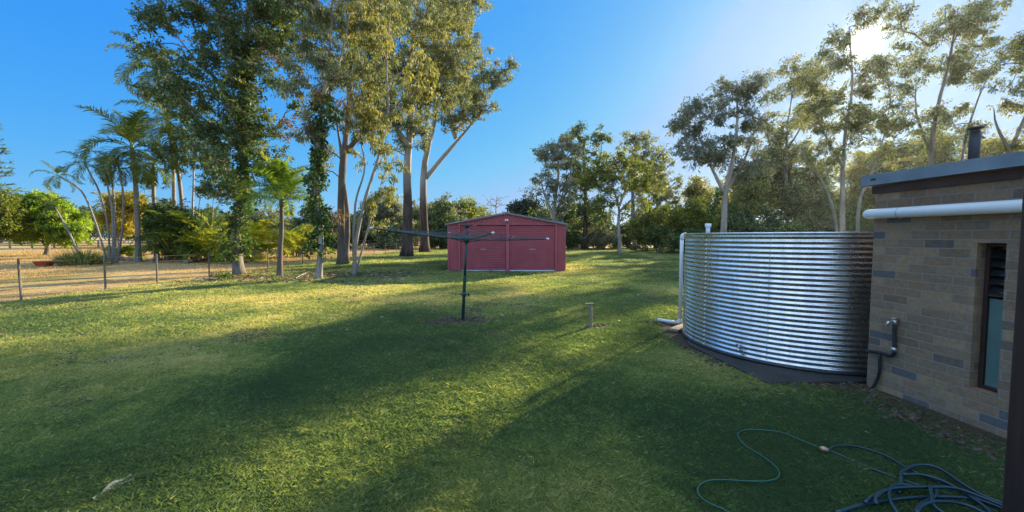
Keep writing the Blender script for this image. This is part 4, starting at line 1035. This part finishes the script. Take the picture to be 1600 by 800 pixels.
for i, (x, y, rx, ry, Y, lf, lab) in enumerate([
   (1165, 300, 34, 50, 30, 'gumolive', 'dense olive tree filling the gap behind the pinkish trunk'),
   (1215, 285, 40, 62, 33, 'gumdark', 'dark bushy tree rising behind the middle of the tank'),
   (1265, 305, 40, 50, 29, 'gumdark', 'dark bushy tree behind the white forking stems'),
   (1345, 290, 40, 62, 34, 'gumolive', 'sunlit olive tree between the white stems and the metal roof'),
   (1400, 270, 44, 54, 31, 'gumdark', 'dark tree behind the left end of the metal roof'),
   (1455, 235, 36, 40, 36, 'vine', 'dense green tree just left of the metal flue'),
   (1545, 245, 40, 34, 34, 'gumolive', 'yellow green tree just right of the metal flue'),
   (1120, 330, 26, 40, 34, 'vine', 'dark green shrubby tree above the left end of the tank'),
   (1305, 350, 60, 26, 27, 'vine', 'low dark thicket seen just above the tank lid')]):
    Y *= 1.6; by = 371+960/Y
    tree('bushy_tree', lab, Y, [[(x, by), (x+3, y+ry*.5), (x-2, y-ry*.5)], [(x+2, by-5), (x+rx*.5, y)], [(x-2, by-5), (x-rx*.5, y-ry*.2)]],
         [(x, y, rx, ry), (x-rx*.5, y+ry*.5, rx*.7, ry*.55), (x+rx*.5, y+ry*.5, rx*.7, ry*.55), (x+rx*.3, y-ry*.5, rx*.5, ry*.4)], lf, 'dark', .16, cl=11, dens=1.9, leafpx=5, aspect=.42, droop=.8, group=g5, twigs=False)

# --- far background
g6 = 'distant trees'
far = [(600, 335, 38, 34, 52, 'gumgrey', 'grey green tree seen between the slender gum and the massive gum'), (690, 335, 26, 30, 60, 'gumgrey', 'distant grey tree touching the left end of the shed roof'),
 (722, 330, 26, 18, 75, 'bush', 'distant yellow green tree above the left shed eave'), (650, 340, 24, 34, 64, 'gum', 'distant tree between the two giant trunks'),
 (822, 322, 26, 17, 62, 'dense', 'dense blue green rounded tree right above the shed ridge'), (745, 335, 24, 12, 90, 'gumgrey', 'far pale treetop left of the shed ridge'),
 (560, 355, 30, 22, 66, 'gumdark', 'far dark tree behind the slender gum trunks'), (845, 340, 20, 16, 70, 'gumgrey', 'far grey tree by the right shed eave'),
 (140, 345, 60, 24, 80, 'gumdark', 'far dark tree behind the thin curved palms'), (235, 340, 50, 34, 60, 'gumdark', 'far dark tree behind the thick trunked palm'), (330, 350, 46, 30, 62, 'gumdark', 'far dark tree behind the cane palms'),
 (420, 350, 40, 30, 64, 'gum', 'far tree behind the short bright palm'), (490, 350, 34, 30, 60, 'gumdark', 'far dark tree behind the vine wrapped slim gum'), (25, 345, 40, 24, 85, 'gumdark', 'far dark tree at the left edge behind the paddock'),
 (780, 348, 30, 10, 85, 'gumgrey', 'far low treetop hidden behind the shed roof'), (95, 352, 40, 14, 90, 'gum', 'far low tree behind the round fruit tree')]
for (x, y, rx, ry, Y, lf, lab) in far:
    by = 371+960/Y
    tree('distant_tree', lab, Y, [[(x, by), (x+2, y), (x, y-ry*.6)], [(x+1, by-3), (x+rx*.5, y-ry*.1)], [(x-1, by-3), (x-rx*.5, y-ry*.1)]],
         [(x, y, rx, ry), (x-rx*.45, y+ry*.4, rx*.7, ry*.7), (x+rx*.45, y+ry*.35, rx*.7, ry*.7)], lf, 'grey', .22, cl=8, dens=2.6, leafpx=4, aspect=.55, droop=.5, group=g6, twigs=False)
# bare tree
def bare_tree():
    Y = 65; s0 = Y/F; b = at(776, 386, Y); b[2] = 0
    r = thing('bare_tree', 'leafless pale tree standing far off above the shed ridge', 'tree', b, None)
    S = smooth_path([b-[0, 0, .1], at(776, 350, Y), at(775, 325, Y), at(777, 306, Y)], 4)
    tips = [at(776+rng.normal(0, 11), 322-rng.random()*16, Y+rng.normal(0, 1)) for _ in range(70)]
    mb = MB()
    for p, rr in limbs([S], [(.2, .05)], tips, rtip=.018, seg=.5): mb.tube(p, rr, 5, cap=False)
    mb.build('trunk', BARK['pale'], r, True)
bare_tree()

# --- left: paddock trees and palms
tree('fruit_tree', 'round bright green fruit tree at the back of the dry paddock', 33, [[(72, 400), (72, 370), (70, 340)], [(72, 385), (50, 355)], [(72, 385), (95, 355)]],
  [(75, 335, 42, 34), (50, 350, 34, 26), (98, 350, 32, 28), (70, 318, 26, 18), (40, 365, 26, 14), (100, 368, 26, 14)], 'fruit', 'grey', .16, cl=8, dens=3.0, leafpx=4.4, aspect=.45, droop=.9, flat=.6, cover=.9)
tree('fruit_tree', 'yellow green fruit tree cut off by the left edge', 30, [[(-8, 403), (-6, 370), (-8, 330)], [(-8, 390), (-30, 350)]],
  [(-2, 320, 18, 30), (-10, 350, 24, 30), (8, 338, 12, 24), (-30, 330, 30, 40)], 'bush', 'grey', .15, cl=8, dens=2.6, leafpx=4.6, aspect=.45, droop=.8)
tree('flowering_tree', 'small tree covered in golden yellow leaves behind the thin palms', 32, [[(188, 401), (186, 365), (184, 330)], [(187, 380), (205, 340)]],
  [(184, 318, 20, 22), (205, 315, 18, 18), (175, 340, 18, 20), (198, 350, 22, 24), (220, 322, 12, 12)], 'yellow', 'grey', .1, cl=7, dens=2.4, leafpx=4.2, aspect=.5, droop=.6)
tree('shrub', 'leafy green shrub beside the thick palm trunk', 25, [[(262, 409), (260, 370), (258, 330)], [(262, 395), (245, 350)]],
  [(258, 335, 28, 26), (240, 350, 20, 26), (280, 350, 24, 26)], 'vine', 'pale', .07, cl=8, dens=2.2, leafpx=5, aspect=.45, droop=.8, cat='shrub')
tree('gum_tree', 'dark leafy tree behind the palms with several white stems', 27, [[(300, 407), (302, 330), (296, 260), (300, 180)], [(312, 407), (314, 320), (318, 240)], [(328, 407), (326, 330), (335, 250)], [(288, 407), (284, 320), (280, 260)]],
  [(300, 190, 38, 40), (320, 250, 36, 40), (285, 260, 30, 36), (345, 270, 28, 46), (300, 310, 40, 24)], 'gumdark', 'pale', .09, cl=10, dens=1.9, leafpx=5, aspect=.4, droop=1.2)
def conifer():
    b = at(-44, 404, 30); b[2] = 0
    r = thing('pine_tree', 'spiky dark pine whose branch tips just enter at the left edge', 'tree', b)
    MB().tube([b-[0, 0, .1], b+[0, 0, 7], b+[0, 0, 15.5]], [.3, .2, .03], 10).build('trunk', BARK['brown'], r, True)
    Q = []; mb = MB()
    for z in np.arange(3.5, 15.3, .38):
        for k in range(7):
            a = rng.random()*6.28; L = 2.3*(1-((z-3.5)/12.5)**1.6)+.25; n_ = int(L*26)
            t = rng.random(n_); d = np.array([math.cos(a), math.sin(a), .15]); e = b+[0, 0, z]+d*L
            mb.tube([b+[0, 0, z], e], [.03, .01], 3, cap=False)
            P = b+[0, 0, z]+d*L*t[:, None]
            ax = unit(d*1.2+rng.normal(size=(n_, 3))*.7+[0, 0, .5]); sd = unit(np.cross(ax, rng.normal(size=(n_, 3))))
            Q.append(np.stack([P, P+ax*.15+sd*.03, P+ax*.33, P+ax*.15-sd*.03], 1))
    mb.build('branches', BARK['brown'], r); Q = np.concatenate(Q)
    mesh_fast('crown', Q.reshape(-1, 3), 4, LEAF['gumdark'], rng.random(len(Q)), r)
conifer()

# palms
palm('thick grey trunked palm with a full dark crown left of the trees', 24, [(216, 411), (215, 350), (212, 290), (208, 246)], .15, 19, 3.1, 'palm', (1.5, -.15), (.9, 1.6), 46, .8, .06, .4, 1.0)
gp = 'thin curved palms in a clump'
for (st, lab, nf, L) in [([(168, 407), (150, 350), (128, 300), (97, 278)], 'leftmost thin palm of the clump, leaning far over', 8, 1.4),
    ([(172, 407), (168, 350), (155, 300), (136, 262)], 'second thin palm of the clump from the left, with a pale curved stem', 9, 1.7),
    ([(176, 407), (176, 340), (170, 300), (163, 268)], 'third thin palm of the clump from the left', 9, 1.6),
    ([(180, 407), (180, 340), (177, 300), (172, 262)], 'fourth thin palm of the clump, nearly straight', 8, 1.5),
    ([(182, 407), (192, 350), (192, 300), (188, 272)], 'rightmost thin palm of the clump, before the golden leaves', 8, 1.5),
    ([(128, 405), (112, 372), (98, 345), (86, 325)], 'short pale palm stem leaning left out of the clump', 5, .9)]:
    palm(lab, 24+rng.normal(0, .6), st, .058, nf+1, L*.95, 'palm', (1.2, -.3), (1.2, 2.0), 26, .36, .035, .8, .45, group=gp)
palm('very tall palm with drooping fronds left of the dark gum', 30, [(272, 403), (272, 320), (268, 230), (246, 118)], .15, 18, 3.8, 'palm', (1.2, -.4), (1.5, 2.5), 44, .8, .06, 1.1, .9, group='tall palms')
palm('tall palm half hidden behind the dark gum, its crown below the tallest one', 27, [(285, 407), (284, 320), (276, 250), (268, 205)], .13, 17, 3.2, 'palm', (1.2, -.5), (1.5, 2.5), 40, .7, .06, 1.1, .8, group='tall palms')
palm('dark crowned palm right of the thick trunked one', 27, [(245, 407), (243, 350), (240, 300), (240, 268)], .14, 12, 2.2, 'palm', (1.1, -.3), (1.3, 2.2), 34, .6, .055, .9, .6)
palm('short bright green palm with an upright crown and ringed brown trunk', 15.7, [(437, 432), (438, 390), (440, 360), (440, 322)], .10, 30, 2.0, 'palmbright', (1.55, .2), (.45, 1.5), 50, .55, .036, .5, .5, bark='brown')
# cane palms and shrubs behind the fence
def gp_(x, y): g = gnd(x, y); return g[0], g[1]
for (x, y, sp, n, L, lf, lab, sh) in [(300, 407, 1.3, 95, 3.0, 'canedark', 'large dense green cane palm behind the wire fence', 1.6), (345, 408, 1.0, 70, 2.6, 'cane', 'bright yellow green cane palm left of the dark gum trunk', 1.0),
     (395, 409, .8, 60, 2.6, 'cane', 'bright cane palm between the dark gum trunk and the short palm', 1.3), (466, 402, .7, 60, 2.6, 'cane', 'golden cane palm right of the short palm trunk', 1.2), (268, 405, .9, 60, 2.6, 'canedark', 'green cane palm right of the thick palm trunk', .9), (190, 404, .5, 20, 1.5, 'canedark', 'small cane palm at the foot of the thin palms', .5)]:
    X_, Y_ = gp_(x, y); cane_clump(lab, X_, Y_, sp, n, L, lf, stemh=sh, ll=.55, lw=.06, nl=26)
# tussock by the palms and low weeds on the bed
def tussock(label, X_, Y_, n, h, sp, leaf='straw', name='grass_tussock', cat='tussock', group=None):
    root = thing(name, label, cat, (X_, Y_, 0), group)
    a = rng.random(n)*6.28; rr = sp*rng.random(n)**.6; base = np.stack([X_+np.cos(a)*rr, Y_+np.sin(a)*rr, np.full(n, -.02)], 1)
    le = .15+.9*rng.random(n)*(rr/sp+.2); d = np.stack([np.cos(a)*np.sin(le), np.sin(a)*np.sin(le), np.cos(le)], 1)
    L = h*(.5+.6*rng.random(n))[:, None]; w = np.stack([-np.sin(a), np.cos(a), 0*a], 1)*.008*max(1, Y_/12)
    mid = base+d*L*.6; tip = mid+unit(d+[0, 0, -.7])*L*.45
    V = np.stack([base-w, base+w, mid+w*.8, mid-w*.8], 1); V2 = np.stack([mid-w*.8, mid+w*.8, tip+w*.1, tip], 1)
    mesh_fast('blades', np.concatenate([V, V2]).reshape(-1, 3), 4, LEAF[leaf], np.tile(rng.random(n), 2), root)
X_, Y_ = gp_(128, 414); tussock('large dry tussock at the foot of the thin palms', X_, Y_, 900, 1.1, .9, 'gumolive')
X_, Y_ = gp_(105, 412); tussock('small dry tussock left of the larger one', X_, Y_, 350, .7, .5, 'straw')
gw = 'weeds on the bed by the fence'
for (x, y, w, h, lf, lab) in [(355, 440, 24, 10, 'vine', 'low green weeds at the foot of the dark gum'), (398, 443, 22, 9, 'straw2', 'low brown brush between the dark gum and the short palm'), (440, 444, 22, 9, 'vine', 'low weeds in front of the short palm trunk'),
     (470, 442, 16, 8, 'straw2', 'low twiggy brush right of the short palm trunk'), (320, 443, 14, 6, 'straw2', 'little heap of brush left of the dark gum'), (512, 442, 16, 6, 'straw2', 'low dry brush at the foot of the slim vine wrapped gum')]:
    Y = 960/(y-371); tree('weed_patch', lab, Y, [[(x, y), (x+2, y-h)], [(x+1, y), (x+w*.5, y-h*.8)], [(x-1, y), (x-w*.5, y-h*.8)]], [(x, y-h*.5, w, h), (x-w*.5, y-h*.2, w*.7, h*.6), (x+w*.5, y-h*.2, w*.7, h*.6)], lf, 'brown', .02, cl=5, dens=2.0, leafpx=4.5, aspect=.4, droop=.1, cat='weeds', group=gw, twigs=True, rtip=.006)
# rubble and logs behind the fence
def rock_heap():
    gx, gy = gp_(205, 408); k = 0
    for (dx, dy, s) in [(0, 0, .42), (.6, .1, .34), (-.5, .1, .3), (.25, .35, .4), (-.2, .5, .36), (.9, .4, .28), (-.9, -.1, .22), (.2, -.25, .22), (1.25, .1, .2)]:
        n = 9; mb = MB(); prof = [(math.sin(t)*1.0, -math.cos(t)) for t in np.linspace(.05, 3.09, 7)]
        mb.lathe([(p[0]*s, p[1]*s*.65) for p in prof], (0, 0, 0), n, True)
        V = mb.v[0]; V *= 1+rng.normal(0, .12, (len(V), 1)); V += np.array([gx+dx-1.5, gy+dy, s*.35]); mb.v[0] = V
        o = mb.build('rock', M['stone']); lab = ['largest pinkish rock of the heap left of the thick palm', 'rock on the right slope of the heap by the palm', 'rock on the left slope of the heap by the palm', 'rock near the middle back of the heap by the palm', 'rock at the back left of the heap by the palm', 'back right rock of the heap by the palm', 'leftmost small rock of the heap by the palm', 'small rock in front of the heap by the palm', 'rightmost small rock of the heap beside the palm trunk'][k]
        tag(o, lab, 'rock', 'rocks heaped by the palm'); k += 1
rock_heap()
for (x0, y0, x1, y1, rr, lab) in [(305, 441, 345, 438, .05, 'thin fallen branch on the bed left of the dark gum'), (290, 412, 350, 404, .12, 'pale fallen log under the cane palms'), (455, 440, 485, 425, .03, 'dry stick leaning beside the short palm'), (235, 411, 262, 409, .14, 'dark log right of the thick palm trunk')]:
    a = gnd(x0, y0); b = gnd(x1, y1); a[2] = rr*.8; b[2] = rr*.8
    m_ = (a+b)/2+[0, 0, .04]
    o = MB().tube(smooth_path([a, m_, b], 5), np.linspace(rr, rr*.6, 11), 9, jitter=.06).build('fallen_branch', BARK['grey']); tag(o, lab, 'fallen branch')

g7 = 'undergrowth trees along the back'
U = [(850, 'dark undergrowth tree just right of the shed roof'), (895, 'undergrowth tree under the pale feathery gum'), (935, 'undergrowth tree below the tallest dark gum'), (985, 'undergrowth tree seen right behind the slim pale trunk'), (1025, 'undergrowth tree below the broad topped gum'),
     (1065, 'undergrowth tree behind the bright shrubs left of the tank'), (1105, 'undergrowth tree above the left end of the tank lid'), (1150, 'undergrowth tree behind the pinkish gum trunk'), (1195, 'undergrowth tree right of the pinkish gum trunk'), (1240, 'undergrowth tree left of the white forking stems'),
     (1285, 'undergrowth tree behind the white forking stems'), (1330, 'undergrowth tree right of the white forking stems'), (1375, 'undergrowth tree behind the corner of the brick building'),
     (590, 'undergrowth tree left of the massive gum trunk'), (615, 'shady undergrowth touching the massive gum trunk'), (690, 'shady undergrowth right of the forked giant trunk'), (520, 'shady undergrowth between the fence bed gums')]
for i, (x, lab) in enumerate(U):
    Y = 50+rng.random()*8 if x < 1090 else 37+rng.random()*6
    hh = 34+rng.random()*24 if x < 1090 else 34+rng.random()*26
    by = 371+960/Y; y = by-hh*.75
    tree('undergrowth_tree', lab, Y, [[(x, by), (x+2, y), (x, y-hh*.4)], [(x+1, by-2), (x+12, y)], [(x-1, by-2), (x-12, y)]],
         [(x, y, 26, hh*.7), (x-14, y+hh*.3, 20, hh*.5), (x+14, y+hh*.3, 20, hh*.5), (x, y+hh*.45, 28, hh*.35)], ['gumdark', 'vine', 'gum', 'gumdark'][i % 4], 'dark', .13, cl=9, dens=1.6, leafpx=4.6, aspect=.5, droop=.6, group=g7, twigs=False, cover=.6)
HAZE = .00016
if HAZE:
    hm = bpy.data.materials.new('haze'); hm.use_nodes = True; hn = hm.node_tree.nodes; hn.clear()
    ho = hn.new('ShaderNodeOutputMaterial'); hv = hn.new('ShaderNodeVolumePrincipled'); hv.inputs['Density'].default_value = HAZE; hv.inputs['Color'].default_value = (.95, .97, 1, 1); hv.inputs['Anisotropy'].default_value = .75
    hm.node_tree.links.new(hv.outputs[0], ho.inputs['Volume'])
    hz = MB().box((0, 150, 18), (1240, 1540, 38)).build('haze', hm); hz['kind'] = 'stuff'; hz['label'] = 'thin pale morning haze in the air'; hz['category'] = 'haze'
# ================================================================= CAMERA, LIGHT, SKY
cam = bpy.data.cameras.new('camera'); co = bpy.data.objects.new('camera', cam); COL.objects.link(co); sc.camera = co
cam.sensor_width = 36; cam.lens = 36*F/1600; cam.clip_end = 3000; cam.clip_start = .05
co.location = (0, 0, H); co.rotation_euler = (math.pi/2-PITCH, 0, 0)
sun = bpy.data.lights.new('sun', 'SUN'); sun.energy = 4.9; sun.angle = R(.55); sun.color = (1, .84, .55)
so = bpy.data.objects.new('sun', sun); COL.objects.link(so); so.rotation_euler = (-SUNV).to_track_quat('-Z', 'Y').to_euler(); so.location = (30, 40, 30)
w = bpy.data.worlds.new('World'); sc.world = w; w.use_nodes = True; n = w.node_tree.nodes; l = w.node_tree.links; n.clear()
out = n.new('ShaderNodeOutputWorld'); bg = n.new('ShaderNodeBackground'); sky = n.new('ShaderNodeTexSky'); sky.sky_type = 'NISHITA'
sky.sun_disc = False; sky.sun_elevation = SUN_EL; sky.sun_rotation = SUN_AZ; sky.air_density = 1.0; sky.dust_density = .4; sky.ozone_density = 1.6
EXPO = 1.45; STR = .11; GAIN = 1/(STR*2**EXPO)
sep = n.new('ShaderNodeSeparateColor'); cmb = n.new('ShaderNodeCombineXYZ'); l.new(sky.outputs[0], sep.inputs[0])
for i, (k, g, mx_) in enumerate(((.0335, 1.28, .31), (.222, .56, .57), (.93, .02, .94))):     # camera-like response of the clear sky
    p = n.new('ShaderNodeMath'); p.operation = 'POWER'; p.inputs[1].default_value = g; l.new(sep.outputs[i], p.inputs[0])
    q = n.new('ShaderNodeMath'); q.operation = 'MULTIPLY'; q.inputs[1].default_value = k; l.new(p.outputs[0], q.inputs[0])
    q2 = n.new('ShaderNodeMath'); q2.operation = 'MINIMUM'; q2.inputs[1].default_value = mx_; l.new(q.outputs[0], q2.inputs[0])
    q3 = n.new('ShaderNodeMath'); q3.operation = 'MULTIPLY'; q3.inputs[1].default_value = GAIN; l.new(q2.outputs[0], q3.inputs[0]); l.new(q3.outputs[0], cmb.inputs[i])
tc = n.new('ShaderNodeTexCoord'); dt = n.new('ShaderNodeVectorMath'); dt.operation = 'DOT_PRODUCT'; dt.inputs[1].default_value = SUNV
nm = n.new('ShaderNodeVectorMath'); nm.operation = 'NORMALIZE'; l.new(tc.outputs['Generated'], nm.inputs[0]); l.new(nm.outputs[0], dt.inputs[0])
cl = n.new('ShaderNodeMath'); cl.operation = 'MAXIMUM'; cl.inputs[1].default_value = 0; l.new(dt.outputs['Value'], cl.inputs[0])
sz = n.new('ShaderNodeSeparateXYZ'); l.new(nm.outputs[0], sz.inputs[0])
cn = n.new('ShaderNodeTexNoise'); cn.inputs['Scale'].default_value = 2.2; cn.inputs['Detail'].default_value = 6; l.new(nm.outputs[0], cn.inputs['Vector'])  # added bright cloud, unseen overhead and behind the camera, lifts the shade
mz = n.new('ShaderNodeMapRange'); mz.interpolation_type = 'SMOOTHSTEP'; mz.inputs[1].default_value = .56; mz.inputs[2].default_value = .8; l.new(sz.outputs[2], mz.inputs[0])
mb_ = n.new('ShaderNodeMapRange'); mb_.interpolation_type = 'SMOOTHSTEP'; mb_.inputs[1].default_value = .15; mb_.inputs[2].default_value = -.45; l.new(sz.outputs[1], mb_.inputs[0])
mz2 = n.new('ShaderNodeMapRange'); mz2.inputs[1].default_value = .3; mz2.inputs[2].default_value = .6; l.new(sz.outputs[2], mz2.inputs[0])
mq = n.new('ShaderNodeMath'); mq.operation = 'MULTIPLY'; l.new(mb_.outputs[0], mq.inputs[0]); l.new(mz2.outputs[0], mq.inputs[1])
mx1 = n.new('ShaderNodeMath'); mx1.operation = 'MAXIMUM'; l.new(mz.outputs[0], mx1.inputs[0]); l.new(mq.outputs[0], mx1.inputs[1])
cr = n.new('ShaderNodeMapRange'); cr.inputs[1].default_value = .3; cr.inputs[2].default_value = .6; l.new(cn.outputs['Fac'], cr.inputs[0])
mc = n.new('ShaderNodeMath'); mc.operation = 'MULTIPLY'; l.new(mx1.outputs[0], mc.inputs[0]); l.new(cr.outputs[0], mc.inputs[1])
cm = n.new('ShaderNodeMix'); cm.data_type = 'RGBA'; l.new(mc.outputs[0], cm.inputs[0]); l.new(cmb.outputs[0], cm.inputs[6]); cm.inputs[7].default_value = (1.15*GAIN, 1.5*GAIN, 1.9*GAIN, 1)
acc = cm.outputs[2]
for pw, amp, colr in ((500, .07*GAIN, (1, .96, .88)), (4500, 2.0*GAIN, (1, .97, .9)), (20000, 40*GAIN, (1, .97, .9))):
    p = n.new('ShaderNodeMath'); p.operation = 'POWER'; p.inputs[1].default_value = pw; l.new(cl.outputs[0], p.inputs[0])
    m = n.new('ShaderNodeVectorMath'); m.operation = 'SCALE'; m.inputs[0].default_value = [c*amp for c in colr]; l.new(p.outputs[0], m.inputs['Scale'])
    a = n.new('ShaderNodeVectorMath'); a.operation = 'ADD'; l.new(acc, a.inputs[0]); l.new(m.outputs[0], a.inputs[1]); acc = a.outputs[0]
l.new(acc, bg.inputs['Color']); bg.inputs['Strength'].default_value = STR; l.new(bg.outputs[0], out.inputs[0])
vs = sc.view_settings; vs.view_transform = 'Standard'; vs.look = 'None'; vs.exposure = EXPO; vs.gamma = 1; vs.use_curve_mapping = False
sc.cycles.max_bounces = 6; sc.cycles.transmission_bounces = 4; sc.cycles.diffuse_bounces = 3; sc.cycles.glossy_bounces = 3
sc.cycles.use_denoising = True; sc.cycles.denoising_prefilter = 'NONE'; sc.cycles.sample_clamp_indirect = 6
